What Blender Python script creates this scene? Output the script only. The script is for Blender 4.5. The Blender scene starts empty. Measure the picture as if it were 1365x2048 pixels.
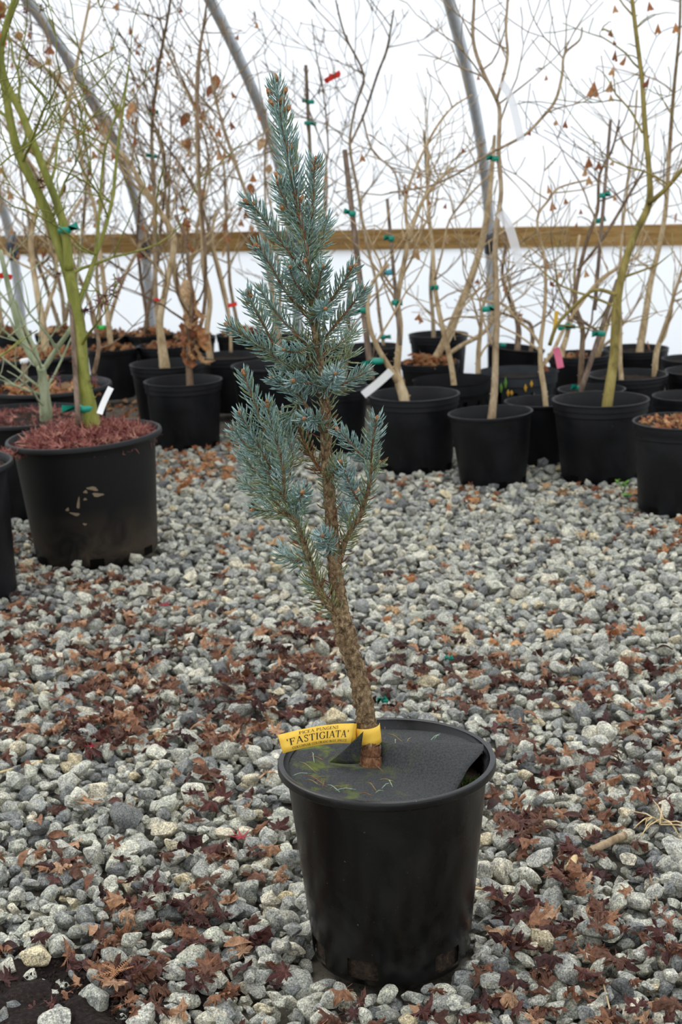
import bpy, bmesh, math, random
import numpy as np
from mathutils import Vector, Matrix

# ------------------------------------------------------------------ camera, sky, light
scene = bpy.context.scene
COL = scene.collection
FPX = 3050.0                       # focal length in pixels of the 1365 x 2048 frame
PITCH, ROLL, CAM_Z = 13.8, -1.9, 1.04
cam_data = bpy.data.cameras.new('camera')
cam_data.sensor_fit = 'VERTICAL'
cam_data.sensor_height = 36.0
cam_data.lens = FPX / 2048 * 36
cam_data.clip_start = 0.05
cam_data.dof.use_dof = True
cam_data.dof.focus_distance = 1.93
cam_data.dof.aperture_fstop = 11.0
cam = bpy.data.objects.new('camera', cam_data)
COL.objects.link(cam)
RC = Matrix.Rotation(math.radians(90 - PITCH), 3, 'X') @ Matrix.Rotation(math.radians(ROLL), 3, 'Z')
cam.matrix_world = Matrix.Translation((0, 0, CAM_Z)) @ RC.to_4x4()
scene.camera = cam

world = bpy.data.worlds.new('overcast_sky')
scene.world = world
world.use_nodes = True
_bg = world.node_tree.nodes['Background']
_bg.inputs['Color'].default_value = (0.93, 0.965, 1.0, 1)
_bg.inputs['Strength'].default_value = 1.0
sun_data = bpy.data.lights.new('veiled_sun', 'SUN')
sun_data.energy = 0.8
sun_data.angle = math.radians(50)
sun_data.color = (1.0, 0.97, 0.92)
sun = bpy.data.objects.new('veiled_sun', sun_data)
sun.rotation_euler = (math.radians(-26), math.radians(-18), 0)
COL.objects.link(sun)

vs = scene.view_settings
vs.view_transform = 'Standard'
vs.look = 'None'
vs.gamma = 1.0
vs.use_curve_mapping = False
vs.exposure = 0.62

# ------------------------------------------------------------------ helpers
CAM = Vector((0, 0, CAM_Z))
def ray(x, y):
    return RC @ Vector(((x - 682.5) / FPX, -(y - 1024) / FPX, -1.0))
def at(x, y, depth):
    return CAM + ray(x, y) * depth
def ground_at(x, y, z=0.0):
    d = ray(x, y)
    return CAM + d * ((z - CAM_Z) / d.z)
RCT = RC.transposed()
def project(p):
    q = RCT @ (Vector(p) - CAM)
    return 682.5 - FPX * q.x / q.z, 1024 + FPX * q.y / q.z, -q.z

def tag(o, label=None, cat=None, group=None, kind=None):
    if label: o['label'] = label
    if cat: o['category'] = cat
    if group: o['group'] = group
    if kind: o['kind'] = kind
    return o

def empty(name, loc, rot=(0, 0, 0)):
    o = bpy.data.objects.new(name, None)
    o.empty_display_size = 0.05
    o.location = loc
    o.rotation_euler = rot
    COL.objects.link(o)
    return o

def link_mesh(name, me, parent=None, loc=(0, 0, 0), rot=(0, 0, 0), scale=(1, 1, 1)):
    o = bpy.data.objects.new(name, me)
    COL.objects.link(o)
    o.location = loc
    o.rotation_euler = rot
    o.scale = scale
    if parent is not None:
        o.parent = parent
    return o

def frame_of(t):
    t = Vector(t).normalized()
    a = Vector((0, 0, 1)) if abs(t.z) < 0.9 else Vector((1, 0, 0))
    u = t.cross(a).normalized()
    return t, u, t.cross(u).normalized()

class MB:
    """collects geometry for one mesh object"""
    def __init__(self):
        self.v, self.f, self.tint = [], [], []
    def add(self, verts, faces, tint=0.5):
        n = len(self.v)
        self.v.extend([tuple(p) for p in verts])
        self.tint.extend([tint] * len(verts))
        self.f.extend([tuple(i + n for i in f) for f in faces])
    def tube(self, pts, radii, seg=6, cap=True, rough=0.0, rng=None, tint=0.5):
        pts = [Vector(p) for p in pts]
        m = len(pts)
        verts, faces = [], []
        u_prev = None
        for i, p in enumerate(pts):
            t = (pts[min(i + 1, m - 1)] - pts[max(i - 1, 0)])
            if t.length < 1e-9: t = Vector((0, 0, 1))
            t.normalize()
            if u_prev is None:
                _, u, w = frame_of(t)
            else:
                u = (u_prev - t * u_prev.dot(t))
                if u.length < 1e-6: _, u, w = frame_of(t)
                else:
                    u.normalize(); w = t.cross(u)
            u_prev = u
            for k in range(seg):
                a = 2 * math.pi * k / seg
                r = radii[i]
                if rough: r *= 1 + rng.uniform(-rough, rough)
                verts.append(p + u * (math.cos(a) * r) + w * (math.sin(a) * r))
        for i in range(m - 1):
            for k in range(seg):
                k2 = (k + 1) % seg
                faces.append((i * seg + k, i * seg + k2, (i + 1) * seg + k2, (i + 1) * seg + k))
        if cap:
            faces.append(tuple(range(seg - 1, -1, -1)))
            faces.append(tuple(range((m - 1) * seg, m * seg)))
        self.add(verts, faces, tint)
    def lathe(self, prof, seg=48, skip=None, centre=(0, 0, 0), wobble=None):
        verts, faces = [], []
        m = len(prof)
        for i, (r, z) in enumerate(prof):
            for k in range(seg):
                a = 2 * math.pi * k / seg
                rr = r * (wobble(a, z) if wobble else 1)
                verts.append((centre[0] + rr * math.cos(a), centre[1] + rr * math.sin(a), centre[2] + z))
        for i in range(m - 1):
            for k in range(seg):
                if skip and skip(i, k): continue
                k2 = (k + 1) % seg
                faces.append((i * seg + k, i * seg + k2, (i + 1) * seg + k2, (i + 1) * seg + k))
        self.add(verts, faces)
    def disc(self, r, z, seg=40, rings=4, bump=0.0, rng=None, centre=(0, 0)):
        verts = [(centre[0], centre[1], z)]
        faces = []
        for i in range(1, rings + 1):
            for k in range(seg):
                a = 2 * math.pi * k / seg
                rr = r * i / rings
                verts.append((centre[0] + rr * math.cos(a), centre[1] + rr * math.sin(a),
                              z + (rng.uniform(-bump, bump) if bump else 0)))
        for k in range(seg):
            faces.append((0, 1 + k, 1 + (k + 1) % seg))
        for i in range(rings - 1):
            for k in range(seg):
                a, b = 1 + i * seg, 1 + (i + 1) * seg
                k2 = (k + 1) % seg
                faces.append((a + k, b + k, b + k2, a + k2))
        self.add(verts, faces)
    def box(self, x0, x1, y0, y1, z0, z1):
        v = [(x, y, z) for x in (x0, x1) for y in (y0, y1) for z in (z0, z1)]
        self.add(v, [(0, 1, 3, 2), (4, 6, 7, 5), (0, 4, 5, 1), (2, 3, 7, 6), (0, 2, 6, 4), (1, 5, 7, 3)])
    def mesh(self, name, mat, smooth=True, sharp=None, origin=None, tint=False):
        me = bpy.data.meshes.new(name)
        if origin is not None:
            o = origin
            v = [(a - o[0], b - o[1], c - o[2]) for a, b, c in self.v]
        else:
            v = self.v
        me.from_pydata(v, [], self.f)
        if smooth:
            me.polygons.foreach_set('use_smooth', [True] * len(me.polygons))
            if sharp: me.set_sharp_from_angle(angle=math.radians(sharp))
        if tint:
            at_ = me.attributes.new('tint', 'FLOAT', 'POINT')
            at_.data.foreach_set('value', self.tint)
        me.materials.append(MAT[mat])
        me.update()
        return me
    def build(self, name, mat, parent=None, smooth=True, sharp=None, origin=None, tint=False):
        return link_mesh(name, self.mesh(name, mat, smooth, sharp, origin, tint), parent)

def numpy_mesh(name, verts, tris, mat, tint=None, sharp=None):
    me = bpy.data.meshes.new(name)
    nv, nt = len(verts), len(tris)
    me.vertices.add(nv)
    me.vertices.foreach_set('co', np.asarray(verts, np.float32).ravel())
    me.loops.add(nt * 3)
    me.loops.foreach_set('vertex_index', np.asarray(tris, np.int32).ravel())
    me.polygons.add(nt)
    me.polygons.foreach_set('loop_start', np.arange(0, nt * 3, 3, dtype=np.int32))
    me.polygons.foreach_set('loop_total', np.full(nt, 3, np.int32))
    me.update(calc_edges=True)
    me.polygons.foreach_set('use_smooth', np.ones(nt, bool))
    if sharp: me.set_sharp_from_angle(angle=math.radians(sharp))
    if tint is not None:
        a = me.attributes.new('tint', 'FLOAT', 'POINT')
        a.data.foreach_set('value', np.asarray(tint, np.float32))
    me.materials.append(MAT[mat])
    return me

# ------------------------------------------------------------------ materials
MAT = {}
class NT:
    def __init__(self, name):
        self.m = bpy.data.materials.new(name)
        self.m.use_nodes = True
        self.t = self.m.node_tree
        self.b = self.t.nodes['Principled BSDF']
        MAT[name] = self.m
    def n(self, kind, **kw):
        nd = self.t.nodes.new(kind)
        for k, v in kw.items():
            if k in nd.inputs: nd.inputs[k].default_value = v
            else: setattr(nd, k, v)
        return nd
    def l(self, a, b): self.t.links.new(a, b)
    def coord(self): return self.n('ShaderNodeTexCoord').outputs['Object']
    def noise(self, scale, detail=4, rough=0.55, vec=None, dist=0.0):
        nd = self.n('ShaderNodeTexNoise')
        nd.inputs['Scale'].default_value = scale
        nd.inputs['Detail'].default_value = detail
        nd.inputs['Roughness'].default_value = rough
        nd.inputs['Distortion'].default_value = dist
        self.l(vec if vec is not None else self.coord(), nd.inputs['Vector'])
        return nd.outputs['Fac']
    def ramp(self, fac, stops, interp='LINEAR'):
        nd = self.n('ShaderNodeValToRGB')
        cr = nd.color_ramp
        cr.interpolation = interp
        while len(cr.elements) < len(stops): cr.elements.new(0.5)
        for e, (p, c) in zip(cr.elements, stops):
            e.position = p
            e.color = (*c, 1) if len(c) == 3 else c
        self.l(fac, nd.inputs['Fac'])
        return nd.outputs['Color']
    def mix(self, fac, a, b, mode='MIX'):
        nd = self.n('ShaderNodeMix', data_type='RGBA', blend_type=mode)
        for s, i in ((fac, 0), (a, 6), (b, 7)):
            if hasattr(s, 'links'): self.l(s, nd.inputs[i])
            else: nd.inputs[i].default_value = s if i == 0 else (*s, 1)
        return nd.outputs[2]
    def math(self, op, a, b=0.0):
        nd = self.n('ShaderNodeMath', operation=op)
        for s, i in ((a, 0), (b, 1)):
            if hasattr(s, 'links'): self.l(s, nd.inputs[i])
            else: nd.inputs[i].default_value = s
        return nd.outputs[0]
    def bump(self, h, strength, dist):
        nd = self.n('ShaderNodeBump')
        nd.inputs['Strength'].default_value = strength
        nd.inputs['Distance'].default_value = dist
        self.l(h, nd.inputs['Height'])
        self.l(nd.outputs['Normal'], self.b.inputs['Normal'])
    def col(self, c):
        if hasattr(c, 'links'): self.l(c, self.b.inputs['Base Color'])
        else: self.b.inputs['Base Color'].default_value = (*c, 1)
    def set(self, rough=0.6, spec=0.5, metal=0.0):
        self.b.inputs['Roughness'].default_value = rough
        self.b.inputs['Specular IOR Level'].default_value = spec
        self.b.inputs['Metallic'].default_value = metal

def stone_material(name, single):
    t = NT(name)
    co = t.coord()
    if single:
        rnd = t.n('ShaderNodeObjectInfo').outputs['Random']
        mp = t.n('ShaderNodeVectorMath', operation='ADD')
        geo = t.n('ShaderNodeNewGeometry').outputs['Position']
        t.l(geo, mp.inputs[0])
        co = mp.outputs[0]
    else:
        rnd = t.n('ShaderNodeAttribute', attribute_name='tint').outputs['Fac']
    base = t.ramp(rnd, [(0.0, (0.13, 0.135, 0.14)), (0.12, (0.25, 0.26, 0.265)), (0.26, (0.40, 0.405, 0.39)),
                        (0.42, (0.60, 0.595, 0.54)), (0.54, (0.34, 0.35, 0.335)), (0.66, (0.52, 0.53, 0.46)), (0.78, (0.70, 0.68, 0.60)),
                        (0.87, (0.42, 0.43, 0.40)), (0.95, (0.72, 0.66, 0.54)), (1.0, (0.62, 0.52, 0.34))])
    sp = t.noise(430, 4, 0.75, co)
    speck = t.ramp(sp, [(0.36, (0.22, 0.22, 0.22)), (0.46, (0.72, 0.72, 0.72)), (0.55, (1.0, 1.0, 1.0)), (0.66, (1.6, 1.6, 1.58))])
    c = t.mix(1.0, base, speck, 'MULTIPLY')
    patch = t.noise(62, 6, 0.7, co, 0.8)
    pm = t.ramp(patch, [(0.34, (0.36, 0.37, 0.39)), (0.50, (0.95, 0.95, 0.95)), (0.68, (1.35, 1.32, 1.20))])
    c = t.mix(1.0, c, pm, 'MULTIPLY')
    c = t.mix(1.0, c, (0.93, 0.925, 0.875), 'MULTIPLY')
    rust = t.ramp(t.noise(32, 3, 0.5, co), [(0.60, (0, 0, 0)), (0.78, (1, 1, 1))])
    rf = t.math('MULTIPLY', rust, 0.45)
    c = t.mix(rf, c, (0.33, 0.24, 0.13))
    t.col(c)
    t.set(0.78, 0.35)
    t.bump(t.noise(210, 5, 0.65, co), 0.55, 0.003)
stone_material('stone_single', True)
stone_material('stone_bulk', False)

def simple(name, c, rough=0.6, spec=0.4, metal=0.0):
    t = NT(name); t.col(c); t.set(rough, spec, metal); return t

t = NT('earth')
t.col(t.ramp(t.noise(22, 6, 0.65), [(0.3, (0.06, 0.05, 0.04)), (0.6, (0.16, 0.14, 0.11)), (0.8, (0.24, 0.22, 0.18))]))
t.set(0.95, 0.2); t.bump(t.noise(60, 4), 0.8, 0.01)

t = NT('bounce_pale')  # kept pale so the added outside plane reflects light onto the film
t.col(t.ramp(t.noise(30, 5, 0.65), [(0.3, (0.38, 0.38, 0.36)), (0.7, (0.62, 0.61, 0.57))])); t.set(0.95, 0.2)

t = NT('dark_soil')
t.col(t.ramp(t.noise(190, 5, 0.7), [(0.35, (0.008, 0.005, 0.005)), (0.55, (0.022, 0.014, 0.011)), (0.68, (0.05, 0.035, 0.028)), (0.78, (0.16, 0.13, 0.10))]))
t.set(0.95, 0.2); t.bump(t.noise(230, 5, 0.7), 1.0, 0.006)

t = NT('potting_soil')
t.col(t.ramp(t.noise(120, 5, 0.7), [(0.35, (0.012, 0.009, 0.007)), (0.6, (0.045, 0.03, 0.02)), (0.78, (0.13, 0.085, 0.05))]))
t.set(0.95, 0.2); t.bump(t.noise(160, 4, 0.7), 1.0, 0.006)

def plastic(name, base, dusty, rough, dust_amt, scale=9):
    t = NT(name)
    co = t.coord()
    st = t.ramp(t.noise(scale, 5, 0.62, co, 0.6), [(0.45, (0, 0, 0)), (0.75, (1, 1, 1))])
    f = t.math('MULTIPLY', st, dust_amt)
    c = t.mix(f, base, dusty)
    fl = t.ramp(t.noise(240, 2, 0.5, co), [(0.73, (0, 0, 0)), (0.79, (1, 1, 1))])
    c = t.mix(t.math('MULTIPLY', fl, 0.35), c, (0.30, 0.25, 0.19))
    t.col(c)
    r = t.n('ShaderNodeMapRange')
    t.l(st, r.inputs['Value'])
    r.inputs['To Min'].default_value = rough
    r.inputs['To Max'].default_value = min(0.95, rough + 0.28)
    t.l(r.outputs[0], t.b.inputs['Roughness'])
    t.b.inputs['Specular IOR Level'].default_value = 0.26
    t.bump(t.noise(90, 3, 0.5, co), 0.12, 0.002)
    return t
plastic('pot_glossy', (0.0022, 0.0022, 0.0024), (0.017, 0.016, 0.015), 0.26, 0.9, 6)
MAT['pot_glossy'].node_tree.nodes['Principled BSDF'].inputs['Specular IOR Level'].default_value = 0.36
plastic('pot_black', (0.0045, 0.0048, 0.006), (0.011, 0.0115, 0.0135), 0.45, 0.9)
plastic('pot_grey', (0.028, 0.032, 0.037), (0.05, 0.056, 0.062), 0.5, 0.9)

# big pot: dried mud splashes low on the wall and a few pale smears
t = NT('pot_muddy')
co = t.coord()
sep = t.n('ShaderNodeSeparateXYZ'); t.l(co, sep.inputs[0])
hz = t.n('ShaderNodeMapRange'); t.l(sep.outputs['Z'], hz.inputs['Value'])
hz.inputs['From Min'].default_value = 0.16; hz.inputs['From Max'].default_value = 0.0
mud = t.ramp(t.noise(11, 6, 0.65, co, 0.8), [(0.36, (0, 0, 0)), (0.62, (1, 1, 1))])
mf = t.math('MULTIPLY', mud, hz.outputs[0])
c = t.mix(t.math('MULTIPLY', mf, 0.75), (0.006, 0.006, 0.0066), (0.085, 0.062, 0.042))
t.col(c); t.set(0.52, 0.28)
t.bump(t.noise(80, 3, 0.5, co), 0.15, 0.002)

t = NT('weed_mat')
co = t.coord()
mat_c = t.ramp(t.noise(420, 2, 0.6, co), [(0.3, (0.022, 0.023, 0.024)), (0.7, (0.054, 0.056, 0.057))])
mask = t.ramp(t.noise(26, 5, 0.65, co, 0.4), [(0.50, (0, 0, 0)), (0.66, (1, 1, 1))])
sep = t.n('ShaderNodeSeparateXYZ'); t.l(co, sep.inputs[0])
mr = t.n('ShaderNodeMapRange'); t.l(sep.outputs['X'], mr.inputs['Value'])
mr.inputs['From Min'].default_value = 0.05; mr.inputs['From Max'].default_value = -0.09
g = t.math('MULTIPLY', mask, mr.outputs[0])
t.col(t.mix(g, mat_c, (0.105, 0.135, 0.016)))
t.set(0.85, 0.25); t.bump(t.noise(520, 2), 0.3, 0.001)

t = NT('moss')
t.col(t.ramp(t.noise(150, 4, 0.6), [(0.3, (0.015, 0.03, 0.006)), (0.7, (0.06, 0.10, 0.015))])); t.set(0.95, 0.15)

def bark(name, dark, mid, light, scale=60, stretch=(1, 1, 0.3), bumpd=0.004, rough=0.88):
    t = NT(name)
    mp = t.n('ShaderNodeMapping'); t.l(t.coord(), mp.inputs['Vector'])
    mp.inputs['Scale'].default_value = stretch
    f = t.noise(scale, 6, 0.68, mp.outputs[0], 0.5)
    t.col(t.ramp(f, [(0.34, dark), (0.52, mid), (0.70, light)]))
    t.set(rough, 0.25); t.bump(f, 0.9, bumpd)
    return t
bark('bark_spruce', (0.045, 0.026, 0.013), (0.25, 0.165, 0.085), (0.58, 0.43, 0.26), 170, (1, 1, 0.75), 0.010)
bark('bark_root', (0.05, 0.022, 0.012), (0.17, 0.075, 0.035), (0.32, 0.17, 0.09), 160, (1, 1, 0.6), 0.004)
bark('bark_shoot', (0.09, 0.035, 0.016), (0.24, 0.10, 0.045), (0.36, 0.18, 0.09), 200, (1, 1, 0.6), 0.002)
bark('bark_tan', (0.25, 0.165, 0.085), (0.46, 0.34, 0.195), (0.62, 0.50, 0.33), 40)
bark('bark_grey', (0.18, 0.12, 0.07), (0.34, 0.25, 0.155), (0.49, 0.39, 0.27), 45)
bark('bark_brown', (0.10, 0.06, 0.035), (0.20, 0.135, 0.085), (0.33, 0.24, 0.16), 45)
bark('bark_olive', (0.11, 0.085, 0.02), (0.25, 0.195, 0.05), (0.36, 0.29, 0.10), 30, (1, 1, 0.3), 0.002, 0.6)
bark('bark_green', (0.095, 0.10, 0.018), (0.19, 0.20, 0.032), (0.30, 0.275, 0.08), 25, (1, 1, 0.3), 0.002, 0.6)
bark('bark_sage', (0.17, 0.19, 0.10), (0.33, 0.37, 0.23), (0.46, 0.46, 0.33), 30, (1, 1, 0.3), 0.002, 0.7)
bark('stake_wood', (0.09, 0.06, 0.045), (0.19, 0.135, 0.10), (0.32, 0.24, 0.18), 50, (1, 1, 0.2), 0.001)
bark('straw', (0.42, 0.30, 0.13), (0.60, 0.47, 0.25), (0.72, 0.60, 0.38), 60, (1, 1, 0.3), 0.001, 0.6)

t = NT('needle')
a = t.n('ShaderNodeAttribute', attribute_name='tint').outputs['Fac']
nc_ = t.ramp(t.noise(260, 2, 0.5), [(0.32, (0.60, 0.61, 0.62)), (0.52, (1.05, 1.04, 1.02)), (0.70, (1.6, 1.55, 1.48))])
t.col(t.mix(1.0, nc_, t.ramp(a, [(0.0, (0.16, 0.065, 0.025)), (0.08, (0.20, 0.19, 0.06)), (0.22, (0.215, 0.255, 0.115)), (0.42, (0.19, 0.27, 0.195)),
                 (0.60, (0.19, 0.30, 0.28)), (0.80, (0.26, 0.39, 0.385)), (1.0, (0.40, 0.52, 0.52))]), 'MULTIPLY'))
t.set(0.55, 0.35)

t = NT('bud'); t.col(t.ramp(t.noise(500, 3), [(0.35, (0.22, 0.095, 0.04)), (0.6, (0.46, 0.23, 0.10)), (0.8, (0.65, 0.42, 0.22))])); t.set(0.6, 0.4)

def leaf_mat(name, stops, single, trans=0.25):
    t = NT(name)
    if single: r = t.n('ShaderNodeObjectInfo').outputs['Random']
    else: r = t.n('ShaderNodeAttribute', attribute_name='tint').outputs['Fac']
    base = t.ramp(r, stops)
    v = t.ramp(t.noise(4.5 if single else 120, 5, 0.65), [(0.28, (0.45, 0.43, 0.42)), (0.5, (0.95, 0.95, 0.95)), (0.72, (1.55, 1.52, 1.45))])
    c = t.mix(1.0, base, v, 'MULTIPLY')
    t.col(c); t.set(0.62, 0.35)
    tr = t.n('ShaderNodeBsdfTranslucent'); t.l(c, tr.inputs['Color'])
    ms = t.n('ShaderNodeMixShader'); ms.inputs[0].default_value = trans
    t.l(t.b.outputs[0], ms.inputs[1]); t.l(tr.outputs[0], ms.inputs[2])
    t.l(ms.outputs[0], t.t.nodes['Material Output'].inputs['Surface'])
    t.bump(t.noise(9 if single else 260, 3), 0.7, 0.004)
brown = [(0.0, (0.035, 0.014, 0.012)), (0.25, (0.085, 0.032, 0.022)), (0.5, (0.15, 0.062, 0.038)), (0.7, (0.24, 0.11, 0.06)), (0.86, (0.40, 0.21, 0.115)), (1.0, (0.55, 0.33, 0.20))]
leaf_mat('leaf_wine', [(0.0, (0.06, 0.023, 0.021)), (1.0, (0.14, 0.05, 0.042))], True)
leaf_mat('leaf_brown', [(0.0, (0.13, 0.06, 0.04)), (1.0, (0.23, 0.11, 0.07))], True)
leaf_mat('leaf_russet', [(0.0, (0.23, 0.10, 0.055)), (1.0, (0.36, 0.18, 0.10))], True)
leaf_mat('leaf_tan', [(0.0, (0.42, 0.23, 0.125)), (1.0, (0.58, 0.36, 0.22))], True)
leaf_mat('leaf_brown_bulk', brown, False)
orange = [(0.0, (0.26, 0.09, 0.045)), (0.3, (0.42, 0.17, 0.07)), (0.6, (0.54, 0.26, 0.11)), (0.85, (0.62, 0.36, 0.17)), (1.0, (0.64, 0.44, 0.26))]
leaf_mat('leaf_orange', orange, True, 0.35)
leaf_mat('leaf_orange_bulk', orange, False, 0.3)
wine = [(0.0, (0.14, 0.035, 0.034)), (0.35, (0.26, 0.08, 0.07)), (0.7, (0.40, 0.155, 0.125)), (1.0, (0.52, 0.28, 0.20))]
leaf_mat('leaf_wine_bulk', wine, False)
simple('leaf_red', (0.32, 0.012, 0.03), 0.5)
simple('leaf_green', (0.13, 0.30, 0.035), 0.5)
simple('leaf_yellow', (0.72, 0.38, 0.03), 0.5)
simple('lace_leaf', (0.11, 0.035, 0.035), 0.7)
simple('tie_tape', (0.0, 0.24, 0.165), 0.35, 0.5)
simple('tag_red', (0.75, 0.035, 0.02), 0.5)
simple('tag_orange', (0.85, 0.12, 0.02), 0.5)
simple('tag_pink', (0.85, 0.20, 0.32), 0.5)
simple('tag_yellow_plain', (0.80, 0.50, 0.05), 0.5)
simple('tag_green', (0.05, 0.55, 0.09), 0.5)
simple('tag_blue', (0.05, 0.30, 0.38), 0.5)
t = NT('tag_white'); t.col((0.82, 0.82, 0.80)); t.set(0.45)
t = NT('paper_yellow'); t.col(t.ramp(t.noise(120, 3), [(0.3, (0.80, 0.49, 0.055)), (0.7, (0.88, 0.56, 0.085))])); t.set(0.5, 0.3)
simple('hole_dark', (0.002, 0.0015, 0.001), 0.9, 0.1)
simple('dried_mud', (0.20, 0.155, 0.105), 0.9, 0.2)
simple('ink', (0.012, 0.010, 0.006), 0.6)

t = NT('film_strip')
tr = t.n('ShaderNodeBsdfTranslucent', Color=(0.9, 0.9, 0.9, 1))
tp = t.n('ShaderNodeBsdfTransparent', Color=(0.95, 0.95, 0.96, 1))
ms = t.n('ShaderNodeMixShader'); ms.inputs[0].default_value = 0.45
t.col((0.85, 0.85, 0.86)); t.set(0.3, 0.5)
t.l(tp.outputs[0], ms.inputs[1]); t.l(t.b.outputs[0], ms.inputs[2])
t.l(ms.outputs[0], t.t.nodes['Material Output'].inputs['Surface'])

t = NT('greenhouse_film')
df = t.n('ShaderNodeBsdfDiffuse'); tl = t.n('ShaderNodeBsdfTranslucent')
fc = t.ramp(t.noise(1.3, 3), [(0.3, (0.80, 0.84, 0.89)), (0.7, (0.835, 0.87, 0.915))])
t.l(fc, df.inputs['Color']); t.l(fc, tl.inputs['Color'])
ms = t.n('ShaderNodeMixShader'); ms.inputs[0].default_value = 0.75
t.l(df.outputs[0], ms.inputs[1]); t.l(tl.outputs[0], ms.inputs[2])
t.l(ms.outputs[0], t.t.nodes['Material Output'].inputs['Surface'])

t = NT('galvanised')
t.col(t.ramp(t.noise(30, 4), [(0.3, (0.46, 0.49, 0.52)), (0.7, (0.60, 0.63, 0.66))])); t.set(0.40, 0.5, 0.25)
simple('bracket_steel', (0.10, 0.11, 0.13), 0.5, 0.5, 0.6)

t = NT('board_wood')
mp = t.n('ShaderNodeMapping'); t.l(t.coord(), mp.inputs['Vector'])
mp.inputs['Scale'].default_value = (0.8, 6, 9)
gr = t.noise(5, 6, 0.65, mp.outputs[0], 1.2)
wc = t.ramp(gr, [(0.30, (0.20, 0.10, 0.03)), (0.5, (0.42, 0.25, 0.085)), (0.72, (0.56, 0.37, 0.15))])
kn = t.ramp(t.noise(2.6, 2, 0.5), [(0.60, (0, 0, 0)), (0.72, (1, 1, 1))])
t.col(t.mix(t.math('MULTIPLY', kn, 0.55), wc, (0.10, 0.045, 0.018))); t.set(0.7, 0.3)

# ------------------------------------------------------------------ structure: wall film, hoops, board
WA = math.radians(15)
WN = Vector((math.sin(WA), math.cos(WA), 0))       # outward normal of the side wall
WT = Vector((math.cos(WA), -math.sin(WA), 0))      # along the wall
WD = WN.dot(ground_at(985, 742))
PROFILE = [(0, -0.06), (0.0, 0.15), (0.005, 0.35), (0.03, 0.59), (0.085, 0.75), (0.17, 0.90), (0.31, 1.06), (0.50, 1.22), (0.72, 1.38), (0.97, 1.54), (1.27, 1.70), (1.62, 1.85), (2.0, 1.98)]
def film_s(z):
    for (s0, z0), (s1, z1) in zip(PROFILE, PROFILE[1:]):
        if z <= z1: return s0 + (s1 - s0) * max(0, (z - z0) / (z1 - z0))
    return PROFILE[-1][0] + (z - PROFILE[-1][1]) * 2.4
def inside(p):
    """keep a world point on the house side of the film"""
    over = WN.dot(p) - (WD - film_s(p.z) - 0.035)
    return p - WN * over if over > 0 else p
def wall_pt(s, tt, z): return WN * (WD - s) + WT * tt + Vector((0, 0, z))

mb = MB()
NTT = 40
for i in range(NTT + 1):
    tt = -7.0 + 11.0 * i / NTT
    for (s, z) in PROFILE:
        sag = 0.012 * math.sin(i * 1.7) * (1 if z > 0.2 else 0)
        p = wall_pt(s - 0.055 + sag * 0.4, tt, z)
        mb.add([p], [])
m_ = len(PROFILE)
for i in range(NTT):
    for j in range(m_ - 1):
        mb.f.append((i * m_ + j, (i + 1) * m_ + j, (i + 1) * m_ + j + 1, i * m_ + j + 1))
tag(mb.build('wall_back', 'greenhouse_film'), 'white translucent plastic film wall of the hoop greenhouse', kind='structure')

for k, tt in enumerate((-1.08, -1.98, -2.70, -3.37, -4.15, -0.12, 0.8)):
    mb = MB()
    pts = []
    for j in range(len(PROFILE) - 1):
        (s0, z0), (s1, z1) = PROFILE[j], PROFILE[j + 1]
        for q in range(3):
            u = q / 3
            pts.append(wall_pt(s0 + (s1 - s0) * u, tt, z0 + (z1 - z0) * u))
    pts.append(wall_pt(PROFILE[-1][0], tt, PROFILE[-1][1]))
    sm = pts[:]
    for _ in range(3):
        sm = [sm[0]] + [(sm[i - 1] + sm[i] * 2 + sm[i + 1]) / 4 for i in range(1, len(sm) - 1)] + [sm[-1]]
    mb.tube(sm, [0.0235] * len(sm), 16)
    ho = tag(mb.build('hoop_pipe', 'galvanised'), None, kind='structure')
    cb = MB()
    cb.tube([wall_pt(0.028, tt, 0.525), wall_pt(0.045, tt, 0.655)], [0.0275, 0.0275], 14)
    cb.build('clamp', 'bracket_steel', ho)

mb = MB()
mb.box(-7.0, 4.0, -0.019, 0.019, 0.545, 0.634)
bo = mb.build('trim_1', 'board_wood', smooth=False)
bo.location = WN * (WD + 0.026)
bo.rotation_euler = (0, 0, -WA)
tag(bo, 'brown wooden board running along the film wall', kind='structure')

# ------------------------------------------------------------------ ground plane
GZ = -0.040
mb = MB()
mb.add([(-25, -20, GZ), (25, -20, GZ), (25, 30, GZ), (-25, 30, GZ)], [(0, 1, 2, 3)])
ground = tag(mb.build('ground', 'earth', smooth=False), None, kind='structure')

mb = MB()  # unseen plane beyond the wall, added to bounce light into the lower film
e0, e1 = WN * (WD + 0.12) - WT * 14 + Vector((0, 0, GZ + 0.012)), WN * (WD + 0.12) + WT * 12 + Vector((0, 0, GZ + 0.012))
mb.add([e0, e1, e1 + WN * 14, e0 + WN * 14], [(0, 1, 2, 3)])
tag(mb.build('bounce_ground', 'bounce_pale', smooth=False), None, kind='structure')

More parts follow.
